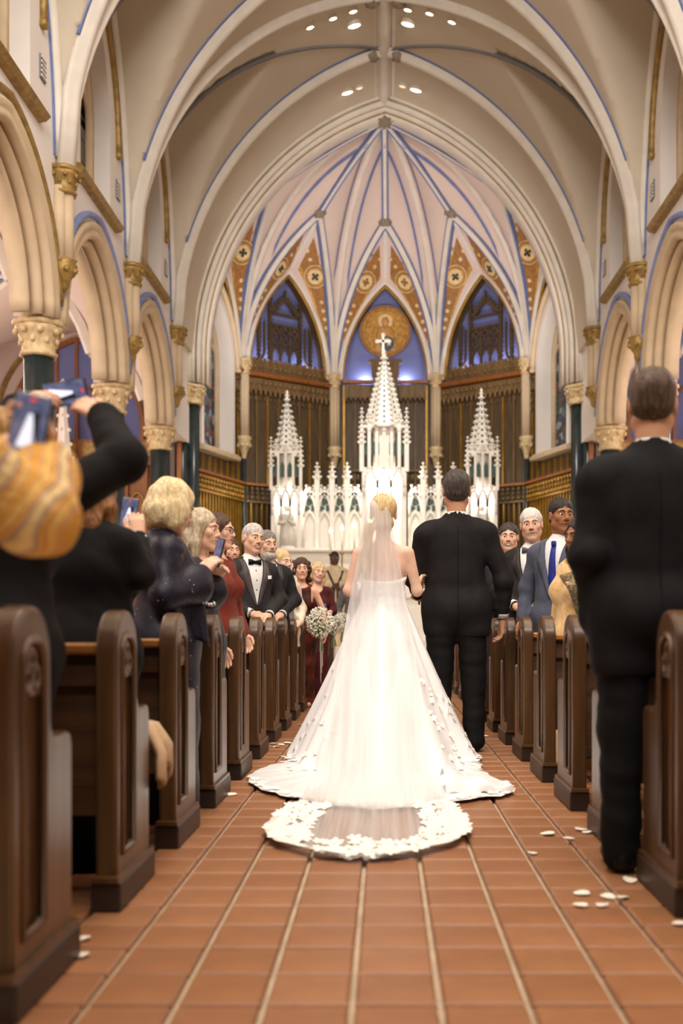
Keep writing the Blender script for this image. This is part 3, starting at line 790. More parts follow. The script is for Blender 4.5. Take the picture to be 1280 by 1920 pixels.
# roundel mural in the centre niche
k = 2
t = tag(empty('mural_roundel', bp(k, 0, 8.86, -.3)), 'round gilded mural of a robed enthroned figure above the central spire', 'mural')
off = t.location.copy()
def put(mb, name, m, sm=False, par=None):
    o = mb.build(name, m, par or t, sm)
    if par is None: o.location = -off
    return o
put(disc_prism(k, 0, 8.86, .70, -.30, -.20, 40), 'rim', 'mosaic_rust')
put(disc_prism(k, 0, 8.86, .62, -.26, -.18, 40), 'field', 'mosaic_gold')
q = MB(); ring = [bp(k, .56*math.cos(a), 8.86+.56*math.sin(a), -.175) for a in np.linspace(0, 2*PI, 40, endpoint=False)]
q.sweep(ring, [(-.012, -.01), (-.012, .01), (.012, .01), (.012, -.01)], BF[2][2], True); put(q, 'ring', 'mosaic_rust')
q = MB(); q.sphere(bp(k, 0, 8.72, -.18), (.26, .05, .30), 12, 8); q.sphere(bp(k, -.16, 8.5, -.18), (.16, .05, .2), 10, 6); q.sphere(bp(k, .16, 8.5, -.18), (.16, .05, .2), 10, 6); put(q, 'robe', 'mural_skin', 'all')
q = MB(); q.sphere(bp(k, 0, 9.1, -.17), (.10, .05, .13), 10, 8); put(q, 'halo_head', 'mural_skin', 'all')
put(disc_prism(k, 0, 9.12, .2, -.2, -.175, 24), 'halo', 'mosaic_cream')
put(disc_prism(k, .05, 8.5, .19, -.2, -.1, 24), 'orb', 'mosaic_blue')
q = MB()
for (u, z) in ((-.03, 8.56), (.1, 8.47), (.05, 8.6)): q.sphere(bp(k, u, z, -.1), (.06, .02, .04), 8, 5)
put(q, 'orb_light', 'mosaic_cream', 'all')
# ------------------------------------------------------------------ stained glass windows of the outer bays
for k, word in ((0, 1), (4, 2)):
    w = struct(empty('window_%d' % word, (0, 0, 0)))
    a, z0, zs, h = .74, 5.05, 7.3, 1.45
    outer = [(-a-.12, z0)]+[(u, zs+z) for u, z in arch_pts(a+.12, h+.2, 12)]+[(a+.12, z0)]
    inner = [(-a, z0)]+[(u, zs+z) for u, z in arch_pts(a, h, 12)]+[(a, z0)]
    # deep white surround standing proud of the panelling
    P = np.array([[bp(k, u, z, .10) for u, z in outer], [bp(k, u, z, .10) for u, z in inner]]); q = MB(); q.grid(P)
    P = np.array([[bp(k, u, z, .10) for u, z in inner], [bp(k, u, z, -.45) for u, z in inner]]); q.grid(P)
    P = np.array([[bp(k, u, z, -.3) for u, z in outer], [bp(k, u, z, .10) for u, z in outer]]); q.grid(P)
    q.build('surround', 'plaster', w, False, fix=False)
    hp = [(u, zs-.1+z) for u, z in arch_pts(a+.20, h+.42, 12)]
    q = MB().sweep([bp(k, u, z, .12) for u, z in hp], [(-.05, -.06), (-.05, .05), (0, .09), (.05, .05), (.05, -.06)], BF[k][2])
    top = bp(k, 0, zs+h+.42, .12); q.bar(top, top+V3(0, 0, .4), .07, .07); q.sphere(top+V3(0, 0, .42), .10, 8, 6); q.sphere(top+V3(0, 0, .3), (.13, .13, .05), 8, 4)
    for sg in (-1, 1): q.box(bp(k, sg*(a+.22), zs-.12, .14), (.14, .14, .08))
    q.build('hood', 'arch_stone', w, 'all')
    q = MB().sweep([bp(k, u, z, -.35) for u, z in inner], [(0, -.05), (0, .08), (.07, .06), (.09, -.05)] if k == 0 else [(0, -.05), (0, .08), (.07, .06), (.09, -.05)], BF[k][2])
    bay_bar(q, k, 0, z0, 0, zs+.3, .06, -.35)
    for sg in (-1, 1):
        q.sweep([bp(k, sg*a/2+u, zs+z, -.35) for u, z in arch_pts(a/2, .5, 7)], [(-.03, -.04), (-.03, .04), (.03, .04), (.03, -.04)], BF[k][2])
    q.sweep([bp(k, .16*math.cos(b), zs+.72+.16*math.sin(b), -.35) for b in np.linspace(0, 2*PI, 14, endpoint=False)], [(-.03, -.04), (-.03, .04), (.03, .04), (.03, -.04)], BF[k][2], True)
    q.build('tracery', 'arch_stone', w, 'all')
    for sg in (-1, 1):
        for j in range(5):
            zc = z0+.225+j*.45; q = MB(); bx(q, k, sg*a/2, zc, -.38, a-.08, .43, .02); q.build('pane', 'stained_glass', w)
    q = MB().prism([(u, z) for u, z in arch_pts(a, h, 8)], -.40, -.38, bp(k, 0, zs), BF[k][1], (0, 0, 1), BF[k][2]); q.build('pane', 'stained_glass', w)
    q = MB().prism([(-.45, .04), (.10, .04), (.22, -.04), (.20, -.12), (-.45, -.12)], -a-.24, a+.24, bp(k, 0, z0), BF[k][2], (0, 0, 1), BF[k][1]); q.build('stone_sill', 'arch_stone', w)
    # dark tracery filling the niche head behind the hood
    q = MB()
    for u in (-1.02, .98): crocket_pin(q, k, u, 7.4, 8.8, .06, -.3)
    for u in (-.3, 0, .3): crocket_pin(q, k, u, 9.0, 9.9 if u == 0 else 9.5, .05, -.3)
    q.build('niche_tracery', 'apse_oak_dark', apse, True)
# ------------------------------------------------------------------ floor
CXF = .03                                                # middle of the aisle
fl = MB(); fl.box((0, 9.0, -.055), (19.2, 29.0, .09))
floor = struct(fl.build('floor', 'grout'), 'terracotta tile floor of the aisle with pale grout')
TP = .2; TX0, TY0 = -.075, 3.286
tiles = []
tm = MB(); g = .008; hx = TP/2-g; hz = .012; e = .006
tm.add([(-hx, -hx, -hz), (hx, -hx, -hz), (hx, hx, -hz), (-hx, hx, -hz), (-hx, -hx, hz-e), (hx, -hx, hz-e), (hx, hx, hz-e), (-hx, hx, hz-e),
        (-hx+e, -hx+e, hz), (hx-e, -hx+e, hz), (hx-e, hx-e, hz), (-hx+e, hx-e, hz)],
       [(0, 1, 5, 4), (1, 2, 6, 5), (2, 3, 7, 6), (3, 0, 4, 7), (4, 5, 9, 8), (5, 6, 10, 9), (6, 7, 11, 10), (7, 4, 8, 11), (8, 9, 10, 11)])
TILE_ME = []
for m in TILE_MATS:
    me = tm.mesh('tile'); me.materials.append(m); TILE_ME.append(me)
cells = []
for j in range(-7, 90):
    for i in range(-18, 20):
        x = TX0+(i+.5)*TP; y = TY0+(j+.5)*TP
        if y > 16.4 or abs(x-CXF) > 3.3: continue
        px, py = VX+FPX*x/y, VY+FPX*CH/y
        if px < -60 or px > 1340 or py > 1990: continue
        inn = abs(x-CXF) < .95
        cells.append((0 if inn else 1, y, x))
cells.sort(key=lambda c: (c[1]+(0 if c[0] == 0 else 3.0), c[2]))
near, rest = cells[:300], cells[300:]
rnd = random.Random(3)
for f, y, x in near:
    o = link('tile', TILE_ME[rnd.randrange(4)], floor, (x, y, -.002+rnd.uniform(-.0006, .0006))); o.rotation_euler = (rnd.uniform(-.002, .002), rnd.uniform(-.002, .002), 0)
fm = MB()
for f, y, x in rest:
    fm.cur = rnd.randrange(4)
    z = .010+rnd.uniform(-.0006, .0006)
    fm.add([(x-hx, y-hx, -.01), (x+hx, y-hx, -.01), (x+hx, y+hx, -.01), (x-hx, y+hx, -.01), (x-hx, y-hx, z), (x+hx, y-hx, z), (x+hx, y+hx, z), (x-hx, y+hx, z)],
           [(0, 1, 5, 4), (1, 2, 6, 5), (2, 3, 7, 6), (3, 0, 4, 7), (4, 5, 6, 7)])
fo = fm.build('tile_field', TILE_MATS, floor, fix=False); fo['kind'] = 'stuff'
# aisle floors and chancel
ch = MB()
for i, (y0, z) in enumerate(((16.4, .15), (16.8, .30), (17.2, .45))): ch.box((0, (y0+28.2)/2, z-.075), (8.6, 28.2-y0, .15))
struct(ch.build('floor_chancel', 'marble'), 'pale marble steps and chancel floor')
# ------------------------------------------------------------------ side aisles
def aisle(s):
    w = MB(); w.box((s*9.35, 9.0, 4.2), (.3, 29, 8.6)); ow = struct(w.build('wall_aisle_left' if s < 0 else 'wall_aisle_right', 'apse_plaster'), 'pale plaster outer wall of the %s aisle' % ('left' if s < 0 else 'right'))
    mb = MB(); xc = 7.1; ha = 2.15
    xs = np.linspace(-ha, ha, 41); ys = np.linspace(2.65, 23.3, 180)
    def z(x, y):
        a = arch_h(x, ha, 2.6); k = math.floor((y-2.65)/3.7); u = y-(2.65+3.7*k+1.85); b = arch_h(u, 1.85, 2.45); return 4.95+max(a, b)
    mb.grid(np.array([[(s*xc+x, y, z(x, y)) for x in xs] for y in ys]))
    c = struct(mb.build('ceiling_aisle_left' if s < 0 else 'ceiling_aisle_right', 'apse_plaster', None, True, fix=False), 'pale vault of the %s aisle with blue lined ribs' % ('left' if s < 0 else 'right'))
    for k in range(2, 5):
        y0 = 2.65+3.7*k; yc = y0+1.85
        for sx in (-1, 1):
            for sy in (-1, 1):
                P = np.array([(s*xc+sx*ha*.96*(1-t), yc+sy*1.75*(1-t), 4.95+arch_h(ha*(1-t)*.97, ha, 2.6)-.03) for t in np.linspace(0, 1, 16)])
                MB().ribbon(P, [(-.07, .05), (-.05, -.08), (.05, -.08), (.07, .05)]).build('rib', 'rib_stone', c)
                MB().ribbon(P, [(.07, .03), (.07, -.04), (.11, -.04), (.11, .03)]).build('stripe', 'blue_stripe', c)
        P = np.array([(s*xc+x, y0, 4.95+arch_h(x, ha, 2.6)-.04) for x in np.linspace(-2.08, 2.08, 30)])
        MB().ribbon(P, [(-.14, .05), (-.1, -.1), (.1, -.1), (.14, .05)]).build('rib', 'rib_stone', c)
    d = MB(); d.lathe([(.11, .05), (.11, -.04), (.07, -.05), (.07, .03)], (s*6.3, 17.0, 7.02), 12); d.build('downlight', 'mosaic_dark', c)
    # end wall with an arched blue panel
    e = MB(); e.box((s*7.1, 23.4, 4.0), (4.6, .2, 8.0)); ew = struct(e.build('wall_chapel_left' if s < 0 else 'wall_chapel_right', 'apse_plaster'), 'end wall of the %s aisle behind the side altar' % ('left' if s < 0 else 'right'))
    cx = s*7.05; zz = 5.3
    pts = [(-1.5, 3.2)]+[(u, zz+z_) for u, z_ in arch_pts(1.5, 2.05, 14)]+[(1.5, 3.2)]
    q = MB(); q.prism(pts, 23.20, 23.32, (cx, 0, 0)); q.build('painted_arch', 'niche_blue', ew)
    q = MB().sweep([(cx+u, 23.2, z_) for u, z_ in pts], [(-.05, -.02), (-.05, .10), (.05, .10), (.05, -.02)], (0, -1, 0)); q.build('arch_frame', 'chapel_oak', ew)
    q = MB().sweep([(cx+u*1.2, 23.25, z_+.35) for u, z_ in pts], [(-.04, -.02), (-.04, .08), (.04, .08), (.04, -.02)], (0, -1, 0)); q.build('arch_frame', 'gilding', ew)
    for u in (-.9, -.45, 0, .45, .9):
        top = zz+arch_h(u, 1.5, 2.05); q = MB(); q.box((cx+u, 23.15, (3.3+top)/2), (.07, .06, top-3.3)); q.build('mullion', 'chapel_oak', ew)
    for u in (-.675, -.225, .225, .675):
        q = MB().sweep([(cx+u+a, 23.15, 5.9+b) for a, b in arch_pts(.22, .35, 7)], [(-.03, -.02), (-.03, .06), (.03, .06), (.03, -.02)], (0, -1, 0)); q.build('tracery', 'chapel_oak', ew, 'all')
    # oak reredos and marble side altar
    side = 'left' if s < 0 else 'right'
    t = tag(empty('side_reredos', (cx+s*-.0, 22.85, 0)), 'carved honey oak reredos with gilding in the %s side chapel' % side, 'reredos', 'side chapel furnishings')
    q = MB(); q.box((0, 0, 2.2), (3.9, .3, 4.4)); q.build('body', 'chapel_oak', t)
    q = MB(); q.box((0, -.1, 4.45), (4.0, .5, .14)); q.box((0, -.08, 4.75), (3.9, .2, .45)); q.build('cornice', 'chapel_oak', t)
    for i in range(9):
        u = -1.72+i*.43
        q = MB(); q.box((u, -.18, 4.75), (.3, .05, .3)); q.build('carving', 'gilding', t, True)
        q = MB(); q.box((u, -.2, 2.6), (.05, .12, 3.6)); q.build('pilaster', 'chapel_oak', t)
        if i < 8:
            q = MB().sweep([(u+.215+a, -.17, 3.5+b) for a, b in arch_pts(.16, .3, 7)], [(-.03, -.02), (-.03, .05), (.03, .05), (.03, -.02)], (0, -1, 0)); q.build('arch', 'gilding', t, 'all')
            q = MB(); q.box((u+.215, -.17, 3.2), (.10, .04, .3), None, .015); q.build('carving', 'gilding', t, True)
    t = tag(empty('side_altar_spire', (s*6.9, 21.6, 0)), 'white marble pinnacled side altar in the %s aisle' % side, 'altar', 'side chapel furnishings')
    q = MB(); q.box((0, 0, .55), (1.9, .7, 1.1)); q.build('table', 'marble', t)
    for u, z0, z1, w_ in ((-.75, 1.1, 4.5, .22), (.0, 1.1, 6.1, .34), (.75, 1.1, 4.5, .22), (-.38, 1.1, 3.6, .16), (.38, 1.1, 3.6, .16)):
        q = MB(); q.box((u, .1, (z0+z1*.62)/2), (w_, w_, z1*.62-z0)); q.lathe([(w_*.7, z1*.62), (w_*.12, z1*.97), (w_*.3, z1*.98), (.01, z1)], (u, .1, 0), 6)
        for j in range(7):
            f = j/7.; r_ = w_*.7*(1-f)+.03
            for a in range(4): q.sphere((u+r_*math.cos(a*PI/2), .1+r_*math.sin(a*PI/2), z1*(.62+.35*f)), .045, 5, 4)
        q.build('pinnacle', 'marble', t, True)
aisle(-1); aisle(1)
# ------------------------------------------------------------------ pews
PEW_LEN = 2.75
def pew_end_profile():
    """outline of a pew end seen from the aisle: (depth, height)"""
    pts = [(.02, .09), (.02, .70)]
    cx_, r_ = .145, .125
    for a in np.linspace(PI, 0, 25): pts.append((cx_+r_*math.cos(a), .775+r_*math.sin(a)*1.0))
    pts += [(.27, .62), (.285, .595), (.31, .583), (.40, .588), (.425, .575), (.435, .545), (.435, .09)]
    return pts
def make_pew(s):
    """aisle end at x = 0, bench runs to +x * s (away from the aisle)"""
    root = empty('pew', (0, 0, 0))
    T = .065
    e = MB(); prof = pew_end_profile(); x_in, x_out = 0., s*T
    rec = .016
    # recessed arched panel on the aisle face: front ring, recess walls, recess floor
    pan = [(.075, .165), (.075, .72)]+[(.145+.07*math.cos(a), .755+.07*math.sin(a)) for a in np.linspace(PI, 0, 11)]+[(.215, .72), (.215, .165)]
    n = len(prof); m = len(pan)
    e.prism(prof, s*rec, s*T, (0, 0, 0), (0, 1, 0), (0, 0, 1), (1, 0, 0))
    # face plate with a hole: stitch by angle around the panel centre
    import bmesh
    bm = bmesh.new()
    ov = [bm.verts.new((0, a, b)) for a, b in prof]; iv = [bm.verts.new((0, a, b)) for a, b in pan]
    oe = [bm.edges.new((ov[i], ov[(i+1) % n])) for i in range(n)]; ie = [bm.edges.new((iv[i], iv[(i+1) % m])) for i in range(m)]
    bmesh.ops.triangle_fill(bm, edges=oe+ie, use_beauty=True)
    bm.verts.index_update()
    e.add([tuple(v.co) for v in bm.verts], [tuple(v.index for v in f.verts) for f in bm.faces]); bm.free()
    for P in (prof, pan):
        k = len(P)
        e.add([(0, a, b) for a, b in P]+[(s*rec, a, b) for a, b in P], [(i, (i+1) % k, (i+1) % k+k, i+k) for i in range(k)])
    eo = e.build('pew_end', 'pew_oak', root, True)
    bv = eo.modifiers.new('b', 'BEVEL'); bv.width = .010; bv.segments = 2; bv.limit_method = 'ANGLE'; bv.angle_limit = math.radians(50)
    bead = MB(); path = [(0., a, b) for a, b in pan]
    bead.sweep(path, [(-.010, -.004), (-.010, .005), (0, .010), (.010, .005), (.010, -.004)], (-s, 0, 0), True); bead.build('bead', 'pew_oak', eo, 'all')
    tf = MB()
    for (a, b) in ((.145, .775), (.118, .735), (.172, .735)):
        ring = [(s*.008, a+.024*math.cos(q), b+.024*math.sin(q)) for q in np.linspace(0, 2*PI, 12, endpoint=False)]
        tf.sweep(ring, [(-.008, -.008), (-.008, .008), (.008, .008), (.008, -.008)], (-s, 0, 0), True)
    tf.box((s*.008, .145, .70), (.012, .13, .014)); tf.build('trefoil_carving', 'pew_oak', eo, 'all')
    b = MB(); b.box((s*.03, .228, .045), (.09, .456, .09), None, .006); b.build('plinth', 'pew_plinth', root)
    q = MB(); q.prism([(-.012, .09), (.44, .09), (.44, .105), (-.012, .105)], -s*.012, s*.07, (0, 0, 0), (0, 1, 0), (0, 0, 1), (1, 0, 0)); q.build('plinth_moulding', 'pew_oak', root)
    L = PEW_LEN; xm = s*(T+(L-T)/2)
    q = MB(); q.prism([(.045, .28), (.075, .28), (.115, .77), (.085, .77)], s*T, s*L, (0, 0, 0), (0, 1, 0), (0, 0, 1), (1, 0, 0)); q.build('backrest', 'pew_back', root)
    q = MB(); q.box((xm, .09, .782), (L-T, .075, .035), None, .008); q.build('cap_rail', 'pew_rail_lit', root)
    q = MB(); q.box((xm, .058, .70), (L-T, .012, .06)); q.box((xm, .05, .33), (L-T, .012, .09)); q.build('back_rail', 'pew_back', root)
    q = MB(); q.box((xm, .25, .43), (L-T, .38, .04), None, .01); q.build('seat', 'pew_oak', root)
    q = MB(); q.box((xm, .0, .20), (L-T-.2, .05, .14), None, .015); q.build('kneeler_pad', 'kneeler_vinyl', root)
    for xx in (s*.20, s*1.5, s*(L-.2)):
        q = MB(); q.bar((xx, -.06, .02), (xx, .05, .32), .022, .02)
        q.build('kneeler_bracket', 'brass', root)
    q = MB(); q.box((xm, .0, .62), (L-T-.4, .012, .10)); q.box((xm, .0, .565), (L-T-.4, .09, .012)); q.build('book_rack', 'pew_back', root)
    return root
PITCH = .845
LP = [2.16+PITCH*k for k in range(17)]; RP = [2.95+.835*k for k in range(16)]
XL, XR = -.80, .858
ordw = ['first', 'second', 'third', 'fourth', 'fifth', 'sixth', 'seventh', 'eighth', 'ninth', 'tenth', 'eleventh', 'twelfth', 'thirteenth', 'fourteenth', 'fifteenth', 'sixteenth', 'seventeenth']
extra = {(-1, 0): 'oak pew at the left edge, its arched end rising in front of the striped sleeve', (-1, 1): 'oak pew below the woman in black, second from the left edge',
         (1, 0): 'oak pew cut by the right edge, before the big man in black', (1, 1): 'oak pew just ahead of the big man in the black suit'}
for s, X, ysl in ((-1, XL, LP), (1, XR, RP)):
    proto = None
    for k, y in enumerate(ysl):
        o = make_pew(s) if proto is None else copy_tree(proto)
        proto = proto or o
        o.location = (X, y, .010)
        side = 'left' if s < 0 else 'right'
        tag(o, extra.get((s, k), 'oak pew with arched end, %s from the front edge in the %s row' % (ordw[k], side)), 'pew', 'oak pews in the %s row' % side)
# ------------------------------------------------------------------ high altar reredos
RY = 25.2
def rx(px): return (px-VX)*RY/FPX
def rz(py): return CH-(py-VY)*RY/FPX
rer = tag(empty('altar_reredos', (0, RY, .45)), 'tall white marble gothic reredos with three crocketed openwork spires', 'reredos')
def rput(mb, name, m='marble', sm=True, par=None):
    o = mb.build(name, m, par or rer, sm)
    if par is None: o.location = (0, -RY, -.45)
    return o
def crocket(mb, c, r): mb.sphere(c, (r, r, r*.9), 6, 4)
def spire(name, cx, cy, z0, z1, r0, nf=8, hole_shades=True, rows=9, cr=.05, par=None):
    q = MB(); q.lathe([(r0, z0), (r0*.1, z1-.12), (r0*.1, z1)], (cx, cy, 0), nf, a0=PI/nf)
    for j in range(rows):
        f = (j+.3)/rows; r_ = r0*(1-f*.92)+.01; z = z0+(z1-z0)*f
        for a in range(nf):
            t = 2*PI*a/nf+PI/nf; crocket(q, (cx+r_*math.cos(t), cy+r_*math.sin(t), z), cr*(1-.45*f))
    q.lathe([(.01, z1-.05), (cr*1.3, z1), (.02, z1+.05), (cr*.9, z1+.08), (.005, z1+.14)], (cx, cy, 0), 8)
    o = rput(q, name, 'marble', True, par)
    if hole_shades:
        h = MB()
        for j in range(rows-1):
            f = (j+.8)/rows; z = z0+(z1-z0)*f; r_ = r0*math.cos(PI/nf)*(1-f*.92)
            sz = (z1-z0)/rows*.30
            for a in range(nf):
                t = 2*PI*a/nf+2*PI/nf
                if math.sin(t) > .3: continue
                cxx = cx+(r_+.004)*math.cos(t); cyy = cy+(r_+.004)*math.sin(t); tx, ty = -math.sin(t), math.cos(t)
                w = sz*(1-.6*f)
                h.add([(cxx-tx*w, cyy-ty*w, z), (cxx, cyy, z-sz), (cxx+tx*w, cyy+ty*w, z), (cxx, cyy, z+sz)], [(0, 1, 2, 3)])
        oo = h.build('piercing_shade', 'recess_shade', o, fix=False)  # flat dark diamonds painted for the shade of the spire openings
        oo['kind'] = 'stuff'
    return o
def pinnacle(cx, cy, z0, z1, w, name='pinnacle', par=None):
    q = MB(); zb = z0+(z1-z0)*.45
    if z0 < zb: q.box((cx, cy, (z0+zb)/2), (w, w, zb-z0))
    q.box((cx, cy, zb), (w*1.3, w*1.3, .04))
    q.lathe([(w*.62, zb), (w*.10, z1-.05), (.005, z1)], (cx, cy, 0), 6)
    n = max(3, int((z1-zb)/.11))
    for j in range(n):
        f = j/n; r_ = w*.62*(1-f*.85)+.012; z = zb+(z1-zb)*f+.03
        for a in range(4):
            t = a*PI/2; crocket(q, (cx+r_*math.cos(t), cy+r_*math.sin(t), z), .035*(1-.3*f))
    q.sphere((cx, cy, z1), .035, 6, 4)
    return rput(q, name, 'marble', True, par)
# plinth and back wall
q = MB(); q.box((rx(722), RY+.25, (.45+rz(1030))/2), (rx(945)-rx(498), .9, rz(1030)-.45)); q.box((rx(722), RY+.15, rz(1033)), (rx(950)-rx(494), 1.1, .08), None, .02); rput(q, 'plinth', sm=False)
for c0, c1 in ((566, 678), (765, 878)):
    q = MB(); q.box((rx((c0+c1)/2), RY+.25, (rz(1030)+rz(925))/2), (rx(c1)-rx(c0), .2, rz(925)-rz(1030))); rput(q, 'wing_wall', sm=False)
    n = 4; w = (rx(c1)-rx(c0))/n
    for j in range(n):
        u = rx(c0)+w*(j+.5)
        q = MB().sweep([(u+a, RY+.13, rz(985)+b) for a, b in [(-w*.40, -.55)]+arch_pts(w*.40, .35, 8)+[(w*.40, -.55)]], [(-.03, -.03), (-.03, .05), (.03, .05), (.03, -.03)], (0, -1, 0)); a_ = rput(q, 'niche_arch', sm='all')
        q = MB()
        for (du, dz, r_) in ((0, .52, .085), (-.09, .36, .07), (.09, .36, .07)):
            q.prism([(r_*math.cos(t)*(1+.25*math.cos(3*t)), r_*math.sin(t)*(1+.25*math.cos(3*t))) for t in np.linspace(0, 2*PI, 14, endpoint=False)], -.005, .03, (u+du, RY+.12, rz(985)+dz+.08))
        rput(q, 'piercing_shade', 'recess_shade', False)  # dark lobed plates painted as shaded openings
        q = MB().sweep([(u+a, RY+.11, rz(985)+.25+b) for a, b in arch_pts(w*.42, .62, 8)], [(-.028, -.03), (-.028, .06), (.028, .06), (.028, -.03)], (0, -1, 0))
        for t in (.25, .5, .75):
            for sg in (-1, 1): crocket(q, (u+sg*w*.42*(1-t), RY+.08, rz(985)+.25+arch_h(w*.42*(1-t), w*.42, .62)+.04), .04)
        crocket(q, (u, RY+.08, rz(985)+.93), .055); rput(q, 'gable', sm='all')
        for sg in (-.25, .25):
            q = MB(); q.prism([(-.10, 0), (.10, 0), (0, .22)], -.05, .05, (u+sg*w, RY+.2, rz(927))); crocket(q, (u+sg*w, RY+.2, rz(927)+.24), .04); rput(q, 'cresting', sm=False)
    for j in range(1, n):
        u = rx(c0)+w*j
        q = MB(); q.box((u, RY+.06, (rz(1030)+rz(912))/2), (.10, .14, rz(912)-rz(1030))); rput(q, 'buttress', sm=False)
        pinnacle(u, RY+.06, rz(918), rz(868), .13)
    q = MB(); q.box((rx((c0+c1)/2), RY+.18, rz(926)), (rx(c1)-rx(c0), .26, .07)); rput(q, 'cornice', sm=False)
# towers
def tower(cx, w, zsill, zcan, zspire, ztop, word, big=False):
    h = w/2
    for sx in (-1, 1):
        for yy in (RY-.30, RY+.30):
            q = MB(); q.box((cx+sx*h*.88, yy, (rz(1030)+zcan)/2), (w*.11, .10, zcan-rz(1030))); rput(q, 'tower_shaft', sm=False)
    q = MB(); q.box((cx, RY+.38, (rz(1030)+zcan)/2), (w*.95, .08, zcan-rz(1030))); rput(q, 'tower_back', sm=False)
    # canopy: three gablets in front, cornice, cluster of pinnacles
    for j in (-1, 0, 1):
        q = MB().sweep([(cx+j*w*.3+a, RY-.36, zcan-.5+b) for a, b in arch_pts(w*.15, .42, 7)], [(-.03, -.04), (-.03, .05), (.03, .05), (.03, -.04)], (0, -1, 0))
        for t in (.3, .6):
            for sg in (-1, 1): crocket(q, (cx+j*w*.3+sg*w*.15*(1-t), RY-.38, zcan-.5+arch_h(w*.15*(1-t), w*.15, .42)+.04), .04)
        crocket(q, (cx+j*w*.3, RY-.38, zcan-.02), .05)
        if j == -1: q.box((cx+j*w*.3-w*.15, RY-.36, zcan-.55), (.05, .08, .3))
        q.box((cx+j*w*.3+w*.15, RY-.36, zcan-.55), (.05, .08, .3))
        rput(q, 'gablet', sm='all')
    n = 7 if big else 5
    for j in range(n):
        u = -h+.0+w*j/(n-1)
        q = MB(); q.box((cx+u, RY-.32, (zcan+zspire)/2-.03), (w*.075, .10, zspire-zcan+.1)); rput(q, 'colonnette', sm=False)
    q = MB(); q.lathe([(h*.55, zcan-.05), (h*.55, zspire)], (cx, RY, 0), 8, a0=PI/8); rput(q, 'drum', sm=False)
    q = MB()
    for j in range(n-1):
        u = -h+w*(j+.5)/(n-1); q.prism([(-.05, -.18), (.05, -.18), (.05, .1), (0, .2), (-.05, .1)], -.004, .03, (cx+u, RY-.27, (zcan+zspire)/2))
    rput(q, 'piercing_shade', 'recess_shade', False)  # dark pointed plates painted as shaded openings
    q = MB(); q.box((cx, RY-.02, zspire), (w*1.02, .68, .05)); rput(q, 'cornice', sm=False)
    for sx in (-1, 1):
        pinnacle(cx+sx*h, RY-.32, zcan-.1, zspire+(ztop-zspire)*.24, w*.10)
        pinnacle(cx+sx*h*.66, RY-.34, zspire-.1, zspire+(ztop-zspire)*.20, w*.09)
    pinnacle(cx, RY-.36, zspire-.1, zspire+(ztop-zspire)*.12, w*.08)
    return spire('spire', cx, RY, zspire, ztop, h*.92, 8, True, 14 if big else 10, .055 if big else .048)
tower(rx(538), rx(566)-rx(511), rz(1030), rz(915), rz(852), rz(742), 'left')
tower(rx(902), rx(930)-rx(875), rz(1030), rz(915), rz(852), rz(738), 'right')
tower(rx(720), rx(762)-rx(679), rz(1030), rz(880), rz(805), rz(665), 'centre', True)
q = MB(); cz = rz(640); q.box((rx(718), RY, cz-.12), (.06, .06, .55)); q.box((rx(718), RY, cz), (.30, .06, .06))
for (a, b) in ((-.15, 0), (.15, 0), (0, .16)): q.sphere((rx(718)+a, RY, cz+b), .055, 8, 5)
rput(q, 'cross', sm=False)
# lit niche backs (concealed lamps in the canopies)
for cx, w, za, zb, pw in ((rx(538), .44, rz(985), rz(912), 26), (rx(902), .44, rz(985), rz(912), 26), (rx(720), .72, rz(960), rz(878), 70)):
    q = MB(); q.box((cx, RY+.2, zb-.08), (w, .10, .06)); rput(q, 'niche_lamp', 'niche_glow', False)
    point('niche_lamp', (cx, RY-.05, zb-.16), pw*.9, WHITE, .08)
# statues in the side niches
for cx, word in ((rx(538), 'left'), (rx(902), 'right')):
    t = tag(empty('statue', (cx, RY-.02, rz(1029))), 'pale robed stone statue in the lit niche of the %s spire' % word, 'statue', 'niche statues of the reredos')
    q = MB(); q.lathe([(.20, 0), (.20, .05), (.16, .07)], (0, 0, 0), 12); q.build('pedestal', 'marble', t, True)
    q = MB(); q.lathe([(.17, .06), (.18, .3), (.15, .55), (.16, .72), (.19, .82), (.13, .90), (.055, .94), (.05, .97)], (0, 0, 0), 20, 7, .07)
    q.sphere((0, -.02, 1.02), (.065, .075, .085), 10, 8); q.sphere((0, .01, 1.03), (.08, .08, .09), 10, 8)
    q.tube([(-.17, 0, .8), (-.19, -.1, .62), (-.02, -.18, .64)], [.06, .055, .04], 8); q.tube([(.17, 0, .8), (.19, -.1, .6), (.04, -.18, .68)], [.06, .055, .04], 8)
    q.build('figure', 'statue_stone', t, 'all')
